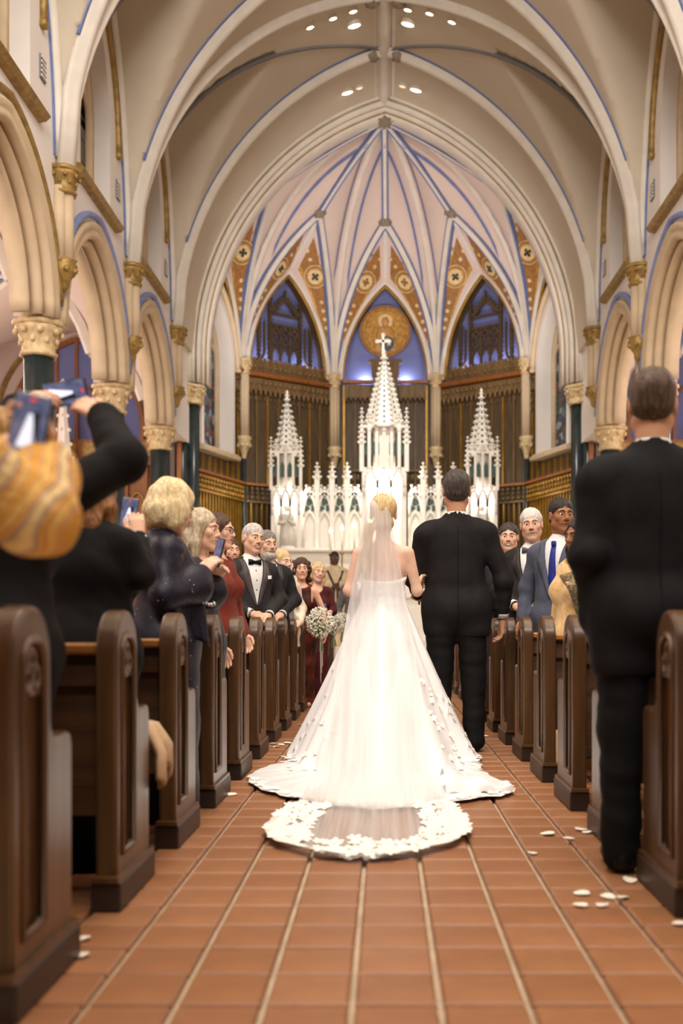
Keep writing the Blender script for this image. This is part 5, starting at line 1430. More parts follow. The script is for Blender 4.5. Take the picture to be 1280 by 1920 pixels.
def suit(jacket, shirt=(236, 234, 232), lapel=None, tie=None, tiec=(20, 20, 24), trouser=None, bot=1.10, square=None, arms_inf=.012, seed=2, inf=.016, back=False, low=.82, cuffs=True):
    def f(c):
        g, sw = c['g'], c['sw']; A = c['A']
        trousers(c, trouser or jacket)
        S_ = Fig(.011); torso(S_, .002, g, False, sw, c['belly'])
        for sg in (-1, 1): arm_caps(S_, A[sg], -.006, .03, .97)
        S_.eval(); so = c['put']('shirt', [S_.net()], [cloth_mat(shirt, .7, var=.03)])
        J = Fig(c['ch']); torso(J, inf, g, False, sw, c['belly'])
        for sg in (-1, 1):
            J.cap((sg*(sw-.06), .01, 1.39), (sg*(sw+.004), .012, 1.350), .058, .060, .04); arm_caps(J, A[sg], arms_inf, .035, .90)
            J.cap(np.asarray(A[sg][1])+np.array((0, .015, -.0)), np.asarray(A[sg][1]), .05+arms_inf*.6, None, .03)
        J.cap((-.10*g, 0, .94), (-.10*g, 0, low), .112*g, .108*g, .05); J.cap((.10*g, 0, .94), (.10*g, 0, low), .112*g, .108*g, .05); J.ell((0, 0, .90), (.17*g+inf, .12*g+inf+.01, .14), .05)
        def opening(D, X, Y, Z):
            if back: return D
            v = np.maximum(np.abs(X)-vee(Z, bot=bot), Y+.03); D2 = np.maximum(D, -np.maximum(v, bot-Z))
            return D2
        def neckhole(D, X, Y, Z):
            v = np.sqrt(X**2+((Y-.005)*1.05)**2)-.072; return np.maximum(D, -np.maximum(v, 1.40-Z))
        def folds(D, X, Y, Z): return wob(D, X, Y, Z, .0028, 26, seed)+.0014*np.sin(Z*70+8*X+3*np.sin(Y*30))*np.clip((np.abs(X)-sw)*12, 0, 1)
        def cutlow(D, X, Y, Z): return np.maximum(D, (low-.06)-Z)
        J.post += [folds, cutlow, opening, neckhole]; J.eval(); jm = cloth_mat(jacket, .8)
        jo = c['put']('jacket', [J.net()], [jm])
        if back:
            pts = [J.ray((0, .6, z), (0, -1, 0), .9) for z in np.linspace(1.40, low-.04, 16)]; pts = [p+V3(0, .0005, 0) for p in pts if p is not None]
            c['putmb'](MB().tube(pts, .0022, 5), 'back_seam', cloth_mat((14, 13, 13), .9), jo)
        if not back:
            lm = cloth_mat(lapel, .35) if lapel else jm
            for sg in (-1, 1):
                rows = []
                for z in np.linspace(bot+.005, 1.455, 14):
                    w = float(vee(z, bot=bot)); t = (z-bot)/(1.455-bot); lw = .012+.07*min(1, t/.72) if t < .74 else .052-.02*(t-.74)/.26
                    row = []
                    for q in (0, .5, 1.):
                        x = sg*(w+.002+lw*q); p = J.ray((x, -.5, z), (0, 1, 0), .8)
                        if p is None: p = np.array((x, -.10, z))
                        if q == 0: p = p.copy(); p[1] = min(p[1], -.06)
                        row.append(p+np.array((0, -.007+.003*q, 0)))
                    rows.append(row)
                rows = np.array(rows); mb = MB(); mb.slab(rows, (0, .005, 0)); c['putmb'](mb, 'lapel', lm, jo, 'all')
            if square:
                p = J.ray((.11*g, -.5, 1.29), (0, 1, 0), .8)
                if p is not None: q = MB(); q.add([p+V3(-.028, -.006, 0), p+V3(.028, -.006, .004), p+V3(.02, -.008, .035), p+V3(-.005, -.01, .022), p+V3(-.022, -.008, .04)], [(0, 1, 2, 3, 4)]); q.slab(np.array([[p+V3(-.028, -.006, 0), p+V3(.028, -.006, .004)], [p+V3(-.024, -.009, .03), p+V3(.024, -.009, .03)]]), (0, .004, 0)); c['putmb'](q, 'pocket_square', cloth_mat((240, 240, 240), .7), jo)
            for z in (bot-.02,):
                p = J.ray((.012, -.5, z), (0, 1, 0), .8)
                if p is not None: q = MB(); q.sphere(p+V3(0, -.002, 0), (.009, .005, .009), 8, 6); c['putmb'](q, 'button', cloth_mat((24, 22, 22), .4), jo)
        # collar, cuffs, tie
        q = MB(); n = 20; P0 = []; P1 = []; P2 = []
        for i in range(n+1):
            a = -PI/2+.16+(2*PI-.32)*i/n; fr = -math.sin(a)
            P0.append((.068*math.cos(a), .008+.066*math.sin(a), 1.435-.012*fr)); P1.append((.064*math.cos(a), .010+.060*math.sin(a), 1.482-.018*fr)); P2.append((.078*math.cos(a), .006+.076*math.sin(a), 1.437-.020*max(0, fr)**3))
        q.grid(np.array([P0, P1, P2])); c['putmb'](q, 'collar', cloth_mat(shirt, .7, var=.03), so)
        for sg in (-1, 1):
            if not cuffs: break
            s_, e, w = [np.asarray(v, float) for v in A[sg]]; d = unit(w-e); q = MB(); q.tube([e+(w-e)*.86, w-d*.004], [.040, .041], 14, False); q.tube([w-d*.004, w-d*.03], [.041, .030], 14, False); c['putmb'](q, 'cuff', cloth_mat(shirt, .7, var=.03), so)
        if tie:
            p = S_.ray((0, -.5, 1.425), (0, 1, 0), .8); p = V3(0, -.085, 1.43) if p is None else p; p = V3(0, min(p[1], -.078), 1.432); q = MB()
            if tie == 'bow':
                for sg in (-1, 1):
                    q.slab(np.array([[p+V3(sg*.008, -.014, -.010), p+V3(sg*.008, -.014, .010)], [p+V3(sg*.030, -.020, -.020), p+V3(sg*.030, -.020, .020)], [p+V3(sg*.056, -.008, -.024), p+V3(sg*.056, -.008, .024)]]), (0, .014, 0))
                q.box(p+V3(0, -.014, 0), (.022, .022, .024), None, .004)
                for z in (1.36, 1.28, 1.20):
                    pp = S_.ray((0, -.5, z), (0, 1, 0), .8)
                    if pp is not None and z > bot+.03: b = MB(); b.sphere(pp+V3(0, -.002, 0), (.006, .004, .006), 6, 4); c['putmb'](b, 'stud', cloth_mat((30, 30, 32), .3), so)
            else:
                q.box(p+V3(0, -.012, -.004), (.034, .024, .036), None, .006); rows = []
                for z in np.linspace(1.415, bot-.02, 9):
                    pp = S_.ray((0, -.5, z), (0, 1, 0), .8); y = -.10 if pp is None else pp[1]; w = .016+.022*(1.415-z)/(1.415-bot); rows.append([(-w, y-.008, z), (w, y-.008, z)])
                q.slab(np.array(rows), (0, .006, 0))
            c['putmb'](q, 'bow_tie' if tie == 'bow' else 'tie', cloth_mat(tiec, .45))
    return f
def dress(col, neck=1.36, neckw=.09, sleeve=0., c2=None, rough=.7, scale=9, skirt=True, sinf=.014, low=.05, inf=.014, bell=0., wobamp=.002, matname=None, cardigan=None, name='dress'):
    def f(c):
        g, sw = c['g'], c['sw']; A = c['A']
        D_ = Fig(c['ch']); torso(D_, inf, g, True, sw, c['belly'])
        if sleeve > 0:
            for sg in (-1, 1):
                arm_caps(D_, A[sg], sinf, .03, sleeve, True)
                if bell:
                    s_, e, w = [np.asarray(v, float) for v in A[sg]]; D_.cap(e, e+(w-e)*.8+V3(0, 0, -.04), .05+sinf, .05+bell, .03)
        if skirt:
            D_.cap((0, .01, .92), (0, .01, .5), .165*max(g, 1.), .155*max(g, 1.), .06); D_.cap((0, .01, .5), (0, .01, low), .155*max(g, 1.), .16*max(g, 1.), .05)
        def cut(D, X, Y, Z):
            if neck >= 1.43:
                v = np.sqrt(X**2+((Y-.008)*1.05)**2)-.062; return np.maximum(D, -np.maximum(v, neck-Z))
            v = np.maximum(np.sqrt((X/neckw)**2+((Z-1.46)/(1.46-neck))**2)-1, -.3)*.05
            return np.maximum(D, -np.maximum(v, Y-.03)) if sleeve > 0 else np.maximum(np.maximum(D, -np.maximum(v, Y-.03)), np.minimum(np.abs(X)-.112, Z-1.24))
        D_.post += [lambda D, X, Y, Z: wob(D, X, Y, Z, wobamp, 30, 4), cut]
        m = matname or cloth_mat(col, rough, c2, scale)
        o = c['put'](name, [D_.eval().net()], [m]); c['dress'] = o; c['D'] = D_
        if cardigan:
            K = Fig(c['ch']); torso(K, .030, g, True, sw, c['belly'])
            for sg in (-1, 1): arm_caps(K, A[sg], .022, .03, .92, True)
            K.cap((0, 0, .95), (0, 0, .72), .185*g, .19*g, .05)
            K.post += [lambda D, X, Y, Z: wob(D, X, Y, Z, .003, 26, 9), lambda D, X, Y, Z: np.maximum(D, -np.maximum(np.abs(X)-.075, Y+.02)), lambda D, X, Y, Z: np.maximum(D, -np.maximum(np.sqrt(X**2+Y**2)-.075, 1.40-Z)), lambda D, X, Y, Z: np.maximum(D, .72-Z)]
            c['put']('cardigan', [K.eval().net()], [cloth_mat(cardigan, .85)])
    return f
CLASP = {1: ((.275, .02, 1.13), (.075, -.20, .985)), -1: ((-.275, .02, 1.13), (-.075, -.205, 1.0))}
CLASPH = {1: dict(d=(-.85, -.25, -.35), n=(-.2, .5, -.6), t=(0, -.5, .8), curl=.55), -1: dict(d=(.85, -.25, -.35), n=(.2, .5, -.6), t=(0, -.5, .8), curl=.55)}
# ------------------------------------------------------------------ people
def px(x, Y): return (x-VX)*Y/FPX
def zt(y, Y): return CH-(y-VY)*Y/FPX
RAD = math.radians
FAIR = (226, 178, 150); PALE = (232, 190, 166); TAN = (208, 156, 122); BROWN = (158, 106, 72); DARK = (84, 54, 40)
BLONDE = ((200, 164, 106), (236, 212, 164)); ASH = ((170, 148, 118), (214, 198, 170)); BRUN = ((62, 42, 30), (92, 62, 42)); SILVER = ((176, 172, 168), (216, 212, 208)); GREYB = ((104, 98, 92), (150, 144, 138))
def aw(loc, rz, H, d):
    """arm joints given in world metres -> figure frame"""
    S = H/1.75; R = rotz(-rz); o = np.array((loc[0], loc[1], .01))
    return {k: tuple(tuple(R@(np.array(p, float)-o)/S) for p in v) for k, v in d.items()}
def ld(rz, v): return tuple(rotz(-rz)@np.array(v, float))
def hw(rz, **k):
    """hand directions given in world axes"""
    out = dict(k)
    for q in ('d', 'n', 't'):
        if q in out: out[q] = ld(rz, out[q])
    return out
# --- couple in the aisle ---------------------------------------------------------
FY = 6.8; fl = (.478, FY); frz = PI; FH = 1.868
person(fl, frz, FH, 'father of the bride in black suit seen from behind, walking arm in arm', TAN, ((46, 40, 36), (84, 76, 70)), 'short',
       suit((30, 28, 28), back=True, trouser=(20, 19, 19), inf=.014, arms_inf=.012, low=.78), g=1.04, belly=.02, sw=.195, face=False, head=(0, 0, 0), hs=1.13,
       arms=aw(fl, frz, FH, {1: ((.20, 6.86, 1.17), (.23, 7.10, 1.06)), -1: ((.790, 6.79, 1.15), (.790, 6.84, .90))}),
       hands={1: hw(frz, d=(.3, .9, 0), n=(0, 0, -1), t=(-1, 0, 0), curl=.5), -1: hw(frz, d=(.0, .25, -1), n=(-1, 0, 0), t=(0, 1, 0), curl=.45)}, ch=.010)
BX, BY = -.012, 6.5; brz = PI; BH = 1.665
bl = (BX, BY)
mat('satin', (244, 243, 244), .34, var=.03, scale=6, sheen=.3, spec=.4, bump=.05, bscale=8)
def bodice(c):
    D_ = Fig(.009); torso(D_, .010, c['g'], True, c['sw'], 0.)
    D_.post.append(lambda D, X, Y, Z: np.maximum(np.maximum(D, Z-(1.215+.05*np.clip(-Y*8, -1, 1))), .96-Z))
    c['put']('bodice', [D_.eval().net()], ['satin'])
bride, bw = person(bl, brz, BH, 'bride in white strapless gown seen from behind, blonde hair pinned under a veil', PALE, BLONDE, 'updo', bodice, fem=True, g=1.10, sw=.165, face=False, hs=1.14, bodyh=.009,
       arms=aw(bl, brz, BH, {1: ((-.235, 6.50, 1.075), (-.10, 6.74, 1.06)), -1: ((.205, 6.52, 1.075), (.215, 6.72, 1.135))}),
       hands={1: hw(brz, d=(.9, .4, 0), n=(0, 1, 0), t=(0, 0, 1), curl=.8), -1: hw(brz, d=(.3, .9, .1), n=(1, 0, -.3), t=(0, 0, 1), curl=.5)})
# loose curls down the back
cm = MB(); rr = random.Random(5)
for i in range(9):
    x0 = -.075-.008*i; pts = []
    for j in range(14):
        t = j/13; a = t*9+i; pts.append((BX-.02+x0*.55-.05*t+.012*math.cos(a), BY-.09-.02*t+.012*math.sin(a), 1.50-.32*t))
    cm.tube(pts, [.012]*11+[.010, .008, .004], 6)
cm.v = [tuple(rotz(-brz)@(np.array(p)-np.array((BX, BY, .01)))) for p in cm.v]; cm.build('curls', hair_mat(*BLONDE), bride, 'all')
# --- gown -------------------------------------------------------------------------
HEM = [(-180, .50), (-120, .56), (-90, .60), (-61, .66), (-48, .95), (-38, 1.20), (-32, 1.33), (-26, 1.46), (-19, 1.60), (-12, 1.72), (-6, 1.86), (0, 1.92), (7.6, 1.82), (13.8, 1.70), (20, 1.66), (24, 1.60), (27, 1.45), (33, 1.08), (40, .86), (60, .66), (90, .60), (120, .56), (180, .50)]
def hemR(deg):
    return float(np.interp(deg, [a for a, _ in HEM], [b for _, b in HEM]))
def gown_z(deg, r):
    a = RAD(deg); fold = 1+.05*math.cos(9*a+.6)+.04*math.cos(16*a)
    rf = (.60+.55*max(0, math.cos(a))**6)*fold; r0 = .135; R = hemR(deg)
    fl_ = .016+.012*(1+math.sin(deg*.9+r*9))*.5*min(1, max(0, (R-r)/.2))
    if r < r0: return 1.02
    t = (r-r0)/(rf-r0)
    return max(fl_, 1.02*(1-t)**1.12 if t < 1 else 0)+ (fl_ if t < 1 else 0)*.0
degs = list(np.linspace(-180, 180, 181)); ts = np.linspace(0, 1, 44)
G = []
for d in degs:
    R = hemR(d)+.012*math.sin(d*2.3)+.008*math.sin(d*5.1); row = []
    for t in ts:
        r = .135+(R-.135)*t; a = RAD(d); row.append((BX+r*math.sin(a), BY-r*math.cos(a), gown_z(d, r)+.012))
    G.append(row)
g = MB(); g.grid(np.array(G)); skirt = g.build('gown_skirt', 'satin', bride, 'all')
skirt.matrix_parent_inverse = Matrix.Rotation(-brz, 4, 'Z')@Matrix.Translation((-BX, -BY, -.01))
# turned-back fold of the train on the side by the father
fp = []
for u in np.linspace(0, 1, 14):
    row = []
    for v in np.linspace(0, 1, 9):
        p = V3(.30, 4.98, 0)*(1-u)+V3(.64, 5.02, 0)*u; w = .34*(1-u)**.6*(.3+.7*math.sin(PI*min(1, u*1.3+.15)))
        a = v*2.6; row.append((p[0]-.02*v, p[1]+w*.5-w*.55*math.cos(a), .03+.11*(1-.75*u)*math.sin(a)+.012*math.sin(u*14)))
    fp.append(row)
f_ = MB(); f_.grid(np.array(fp)); fo = f_.build('train_fold', 'satin', bride, 'all'); fo.matrix_parent_inverse = skirt.matrix_parent_inverse.copy()
# --- veil ---------------------------------------------------------------------------
m = bpy.data.materials.new('tulle'); m.use_nodes = True; nt = m.node_tree; N = nt.nodes; L = nt.links
for n in list(N):
    if n.type != 'OUTPUT_MATERIAL': N.remove(n)
out = [n for n in N if n.type == 'OUTPUT_MATERIAL'][0]
df = N.new('ShaderNodeBsdfDiffuse'); df.inputs[0].default_value = (.92, .91, .91, 1); tl = N.new('ShaderNodeBsdfTranslucent'); tl.inputs[0].default_value = (.92, .91, .91, 1)
tp = N.new('ShaderNodeBsdfTransparent'); m1 = N.new('ShaderNodeMixShader'); m1.inputs[0].default_value = .45; m2 = N.new('ShaderNodeMixShader')
nz = N.new('ShaderNodeTexNoise'); nz.inputs['Scale'].default_value = 1.; mr = N.new('ShaderNodeMapRange'); mr.inputs['From Min'].default_value = .3; mr.inputs['From Max'].default_value = .7; mr.inputs['To Min'].default_value = .44; mr.inputs['To Max'].default_value = .78
tcv = N.new('ShaderNodeTexCoord'); mpv = N.new('ShaderNodeMapping'); mpv.inputs['Scale'].default_value = (34, .8, .8); L.new(tcv.outputs['Object'], mpv.inputs[0]); L.new(mpv.outputs[0], nz.inputs['Vector'])
L.new(nz.outputs['Fac'], mr.inputs['Value']); L.new(mr.outputs[0], m2.inputs[0])
L.new(df.outputs[0], m1.inputs[1]); L.new(tl.outputs[0], m1.inputs[2]); L.new(tp.outputs[0], m2.inputs[1]); L.new(m1.outputs[0], m2.inputs[2]); L.new(m2.outputs[0], out.inputs[0])
MATS['tulle'] = m
veil = tag(empty('veil', (BX, BY, 1.6)), 'long sheer white cathedral veil with lace edge trailing from the bride\'s hair over the train', 'veil')
# centre line of the veil: distance s along it -> (y, z, half width)
VL = [(0., 6.50, 1.672, .040), (.08, 6.385, 1.630, .070), (.25, 6.345, 1.48, .088), (.55, 6.33, 1.20, .145), (.85, 6.27, .93, .19), (1.15, 6.10, .68, .225), (1.5, 5.82, .46, .26), (1.9, 5.45, .27, .28), (2.3, 5.06, .12, .30), (2.7, 4.66, .05, .34), (3.0, 4.36, .035, .40), (3.25, 4.10, .03, .42), (3.5, 3.86, .03, .34), (3.66, 3.68, .03, .16), (3.70, 3.62, .03, .06)]
VLa = np.array(VL)
def veil_pt(s, u):
    y = np.interp(s, VLa[:, 0], VLa[:, 1]); z = np.interp(s, VLa[:, 0], VLa[:, 2]); w = np.interp(s, VLa[:, 0], VLa[:, 3])
    x = -.035+u*w-.03*max(0, s-2.4)
    fold = math.sin(u*7+s*.6)*.5+math.sin(u*13+1.3)*.3
    y2 = y+.035*fold*min(1, s*2)*max(0., 1-s/2.6)+.03*u*u*min(1, s*3)*(1 if s < 1 else 0)
    zz = z+.012*fold*min(1, max(0, s-1.5))
    dx, dy = x, y2-BY; r = math.hypot(dx, dy); dg = math.degrees(math.atan2(dx, -dy))
    if z < 1.0 and r < hemR(dg)+.05: zz = max(zz, gown_z(dg, r)+.03+.01*fold)
    return (BX+x, y2, zz)
ss = np.concatenate([np.linspace(0, .25, 8), np.linspace(.3, 3.70, 90)]); uu = np.linspace(-1, 1, 61)
vm = MB(); vm.grid(np.array([[veil_pt(s, u) for u in uu] for s in ss])); vo = vm.build('veil_cloth', 'tulle', veil, 'all'); vo.location = -veil.location
q = MB(); q.tube([(BX-.06, 6.50, 1.655), (BX-.03, 6.455, 1.668), (BX+.03, 6.455, 1.668), (BX+.06, 6.50, 1.655)], .008, 6); co = q.build('comb', 'silver', veil, 'all'); co.location = -veil.location
# lace flowers
mat('lace', (250, 246, 238), .8, var=.03, scale=30)
def lace_mesh(seed):
    r = random.Random(seed); q = MB()
    for j in range(5):
        a = 2*PI*j/5+r.uniform(-.2, .2); l = r.uniform(.8, 1.1)
        c, s = math.cos(a), math.sin(a)
        pts = [(.0, 0), (.35, .30), (.8, .28), (1.0, 0), (.8, -.28), (.35, -.30)]
        V = [((x*c-y*s)*l, (x*s+y*c)*l, .02+.12*x) for x, y in pts]; q.add(V, [tuple(range(6))])
    q.sphere((0, 0, .06), (.18, .18, .08), 6, 4)
    me = q.mesh('lace_flower'); me.materials.append(M('lace')); return me
LM = [lace_mesh(i) for i in range(4)]
def lace(parent, p, size, nrm, i):
    o = link('lace_flower', LM[i % 4], parent); q = Vector(nrm).to_track_quat('Z', 'Y').to_euler()
    Mx = Matrix.LocRotScale(Vector(p), Vector(nrm).to_track_quat('Z', 'Y')@Matrix.Rotation(i*1.7, 3, 'Z').to_quaternion(), Vector((size, size, size)))
    if parent is veil: o.matrix_basis = Matrix.Translation(-veil.location)@Mx
    else: o.matrix_parent_inverse = skirt.matrix_parent_inverse.copy(); o.matrix_basis = Mx
    return o
bd = []; per = [(s, -1.) for s in np.linspace(2.78, 3.64, 40)]+[(3.68, u) for u in np.linspace(-.9, .9, 16)]+[(s, 1.) for s in np.linspace(3.64, 2.78, 40)]
for i, (s, u) in enumerate(per):                         # scalloped lace band round the end of the veil
    sc_ = .012*abs(math.sin(i*.8)); w = .07+.02*math.sin(i*1.9); du = w/max(.08, np.interp(s, VLa[:, 0], VLa[:, 3]))
    ds = -.07 if s > 3.6 else 0.; p0 = veil_pt(s+sc_*(1 if s > 3.6 else 0), u*(1+sc_*2)); p1 = veil_pt(s+ds, u*max(0, 1-du)); bd.append([V3(*p0)+V3(0, 0, .005), V3(*p1)+V3(0, 0, .007)])
q = MB(); q.slab(np.array(bd), (0, 0, .002)); lb = q.build('lace_border', 'lace', veil, 'all'); lb.location = -veil.location
rr = random.Random(11); k = 0
for i in range(300):                                     # border of the veil on the floor
    s = rr.uniform(2.75, 3.68); side = rr.choice((-1, 1)); u = side*rr.uniform(.55, 1.0) if s < 3.45 else rr.uniform(-1, 1)
    p = veil_pt(s, u); lace(veil, (p[0], p[1], p[2]+.006), rr.uniform(.018, .034), (rr.uniform(-.2, .2), -.25, 1), i)
for i in range(110):                                     # appliques on the gown
    d = rr.choice((rr.uniform(-88, -22), rr.uniform(20, 88), rr.uniform(20, 80))); t = rr.uniform(.25, .97)**.7; R = hemR(d); r = .135+(min(R, .95)-.135)*t; a = RAD(d); z = gown_z(d, r)
    e = .02; sl = (gown_z(d, r+e)-z)/e; nr = unit(V3(-sl*math.sin(a), sl*math.cos(a), 1.0)); p = V3(BX+r*math.sin(a), BY-r*math.cos(a), z+.014)+nr*.004
    lace(bride, tuple(p), rr.uniform(.014, .028), tuple(nr), i)
for i in range(120):                                     # scalloped lace along the hem of the train
    d = rr.uniform(-34, 30); R = hemR(d); r = R-rr.uniform(.0, .07); a = RAD(d); lace(bride, (BX+r*math.sin(a), BY-r*math.cos(a), gown_z(d, r)+.018), rr.uniform(.014, .026), (rr.uniform(-.2, .2), -.2, 1), i)
# --- guests on the left ----------------------------------------------------------------
def guest(x, Y, top, rz, label, *a, **k):
    loc = (px(x, Y), Y); H = zt(top, Y)/1.0; return person(loc, RAD(rz), H, label, *a, **k)
guest(470, 7.86, 986, 30, 'smiling silver-haired man in black tuxedo with white pocket square and clasped hands', FAIR, SILVER, 'short',
      suit((46, 43, 44), lapel=(80, 73, 73), tie='bow', tiec=(14, 14, 16), square=True, bot=1.06), head=(6, 2, 8), hs=1.12, g=1.0, arms=CLASP, hands=CLASPH, iris=(90, 110, 120))
guest(500, 8.70, 999, 24, 'grey-bearded man in dark tuxedo behind the silver-haired man, hands clasped', FAIR, GREYB, 'short',
      suit((40, 40, 42), lapel=(64, 62, 64), tie='bow', tiec=(16, 16, 18), bot=1.06), head=(8, 2, 0), hs=1.12, g=1.02, arms=CLASP, hands=CLASPH, beard=(196, 192, 186), smile=2)
guest(529, 9.54, 1035, 44, 'blonde woman in grey top and cream cardigan looking toward the bride', PALE, BLONDE, 'short',
      dress((120, 116, 118), neck=1.34, sleeve=.3, rough=.5, cardigan=(224, 212, 192)), head=(4, 2, 0), hs=1.12, fem=True, g=1.0, arms=CLASP, hands=CLASPH, smile=2)
guest(565, 10.39, 1050, 6, 'dark curly-haired woman in black sleeveless dress with orange flowers', FAIR, BRUN, 'curly',
      dress((24, 18, 18), neck=1.40, sleeve=0, c2=(104, 44, 22), scale=7), head=(4, 0, 0), hs=1.12, fem=True, smile=2)
w11, W11 = guest(592, 11.2, 1056, 16, 'blonde woman in burgundy dress holding a phone beside the curly-haired woman', PALE, BLONDE, 'long',
      dress((78, 26, 32), neck=1.36, sleeve=.2), head=(8, 3, 10), hs=1.1, fem=True, arms={1: ((.22, -.02, 1.13), (.06, -.26, 1.10)), -1: ((-.22, -.02, 1.13), (-.02, -.25, 1.06))},
      hands={1: dict(d=(-.4, -.4, .7), n=(-.6, .6, 0), t=(0, .3, 1), curl=.5), -1: dict(d=(.4, -.5, .7), n=(.6, .5, 0), t=(0, .3, 1), curl=.5)})
guest(409, 6.13, 964, 72, 'brunette woman with glasses in rust red dress, in profile beside the silver-haired man', FAIR, BRUN, 'long',
      dress((112, 42, 28), neck=1.42, sleeve=.95, rough=.5, sinf=.02), head=(4, 4, 0), hs=1.06, fem=True, g=1.08, glasses=True, smile=2,
      arms={1: ((.24, .0, 1.10), (.20, -.10, .90)), -1: ((-.24, .02, 1.10), (-.24, -.06, .88))})
guest(375, 5.32, 962, 80, 'ash-blonde woman in black sequinned top, in profile beside the brunette', FAIR, ASH, 'long',
      dress((26, 24, 28), neck=1.38, sleeve=.95, rough=.4, c2=(70, 68, 74), scale=60), head=(2, 4, 0), hs=1.14, fem=True, g=1.05, smile=0)
mat('navy_sequin', (9, 9, 20), .5, var=.5, scale=70, rgb2=(26, 21, 46), bump=.08, bscale=160, spec=.35)
l4 = (px(306, 4.475), 4.475); H4 = zt(908, 4.475); r4 = RAD(112)
blonde, W4 = person(l4, r4, H4, 'blonde woman in navy sequinned dress looking down at the phone she holds', PALE, ((214, 186, 132), (244, 226, 184)), 'bob',
      dress((22, 22, 40), neck=1.44, sleeve=.95, sinf=.03, bell=.05, matname='navy_sequin', inf=.03), head=(6, 20, 0), hs=1.16, fem=True, g=1.22, sw=.175, smile=0, hh=.0042,
      arms=aw(l4, r4, H4, {-1: ((-.93, 4.28, .985), (-.805, 4.46, 1.085)), 1: ((-.85, 4.66, 1.0), (-.79, 4.62, 1.06))}),
      hands={-1: hw(r4, d=(.5, .35, .75), n=(.2, .5, -.4), t=(-.3, .2, .9), curl=.45), 1: hw(r4, d=(.5, -.3, .6), n=(.2, -.5, -.3), t=(0, 0, 1), curl=.6)})
# hanging chiffon of the sleeve with sequins
q = MB(); rows = []
for u in np.linspace(0, 1, 9):
    a = V3(-.93, 4.27, .97)*(1-u)+V3(-.80, 4.43, 1.06)*u; row = []
    for v in np.linspace(0, 1, 12): row.append(a+V3(.02*math.sin(u*9)*v+.03*v, .03*math.cos(u*9+v)*v, -(.10+.20*u)*v))
    rows.append(row)
q.slab(np.array(rows), (0, .004, 0)); ds = q.build('sleeve_drape', 'navy_sequin', blonde, 'all'); ds.matrix_parent_inverse = Matrix.Rotation(-r4, 4, 'Z')@Matrix.Translation((-l4[0], -l4[1], -.01))
dm = [c for c in blonde.children if c.name.startswith('dress')][0]; q = MB(); rs = random.Random(4); vs = dm.data.vertices
for i in range(420):
    v = vs[rs.randrange(len(vs))]; q.sphere(tuple(v.co+v.normal*.001), rs.choice((.0016, .002, .003)), 4, 3)
so_ = q.build('sequins', 'silver', blonde, 'all', fix=False); so_['kind'] = 'stuff'
q = MB()
for j in range(7): q.sphere((-.815+.012*j, 4.40, .955+.006*math.sin(j)), .009, 6, 4)
bo = q.build('bracelet', 'silver', blonde, 'all'); bo.matrix_parent_inverse = ds.matrix_parent_inverse.copy()
l3 = (-1.05, 3.63); r3 = RAD(160); H3 = 1.44
w3, W3 = person(l3, r3, H3, 'brown-haired woman in black jacket seen from behind, wristwatch on the arm holding a phone', FAIR, ((112, 72, 38), (150, 100, 54)), 'long',
      dress((18, 17, 18), neck=1.44, sleeve=.92, sinf=.022, inf=.03, rough=.85), fem=True, g=1.2, sw=.175, face=False, hs=1.1, head=(0, 6, 0),
      arms=aw(l3, r3, H3, {-1: ((-.868, 3.60, 1.04), (-.925, 3.80, 1.19)), 1: ((-1.26, 3.7, 1.0), (-1.12, 3.9, .95))}), hands={-1: hw(r3, d=(-.15, .2, .95), n=(-.3, .8, 0), t=(-.9, .1, .3), curl=.5, h=.0036)})
q = MB(); wd_ = unit(V3(-.925+.868, .2, .15)); wp = V3(-.925, 3.80, 1.19)-wd_*.012
q.tube([wp-wd_*.006, wp+wd_*.006], .033, 14); q.box(wp+V3(.030, -.012, 0), (.012, .03, .03), None, .003); wo = q.build('wristwatch', 'silver', w3, True); wo.matrix_parent_inverse = Matrix.Rotation(-r3, 4, 'Z')@Matrix.Translation((-l3[0], -l3[1], -.01))
l2 = (-1.06, 2.78); r2 = RAD(178); H2 = 1.50
person(l2, r2, H2, 'woman in black jacket raising a phone high with both hands', FAIR, ((150, 110, 62), (186, 146, 90)), 'long',
      dress((20, 19, 20), neck=1.44, sleeve=.97, sinf=.034, inf=.03, rough=.85), fem=True, g=1.05, face=False, hs=.95, head=(0, 8, 0), headoff=(0, -.02, -.03),
      arms=aw(l2, r2, H2, {-1: ((-.735, 2.86, 1.33), (-.835, 3.0, 1.475)), 1: ((-1.20, 2.86, 1.32), (-1.085, 3.0, 1.50))}),
      hands={-1: hw(r2, d=(-.75, .2, .55), n=(-.4, .8, -.3), t=(-.3, .2, .9), curl=.42, h=.0036), 1: hw(r2, d=(.75, .2, .45), n=(.4, .8, -.3), t=(.3, .2, .9), curl=.42, h=.0036)})
# striped jumper, very near
m = mat('striped_knit', (206, 160, 60), .9, var=.1, bump=.5, bscale=60); nt = m.node_tree; N = nt.nodes; L = nt.links; b = N['Principled BSDF']
wv = N.new('ShaderNodeTexWave'); wv.inputs['Scale'].default_value = 3.4; wv.inputs['Distortion'].default_value = 3.5; wv.inputs['Detail'].default_value = 2; wv.inputs['Detail Scale'].default_value = 1.6; wv.bands_direction = 'DIAGONAL'
tc = N.new('ShaderNodeTexCoord'); L.new(tc.outputs['Object'], wv.inputs['Vector']); rp = N.new('ShaderNodeValToRGB'); els = rp.color_ramp.elements
for pos, c in ((.12, (200, 152, 110)), (.25, (222, 180, 70)), (.4, (214, 176, 120)), (.55, (190, 104, 34)), (.68, (226, 188, 86)), (.82, (150, 110, 120))): e = els.new(pos); e.color = (*lin(c), 1)
els[0].color = (*lin((206, 150, 50)), 1); els[-1].color = (*lin((228, 200, 140)), 1)
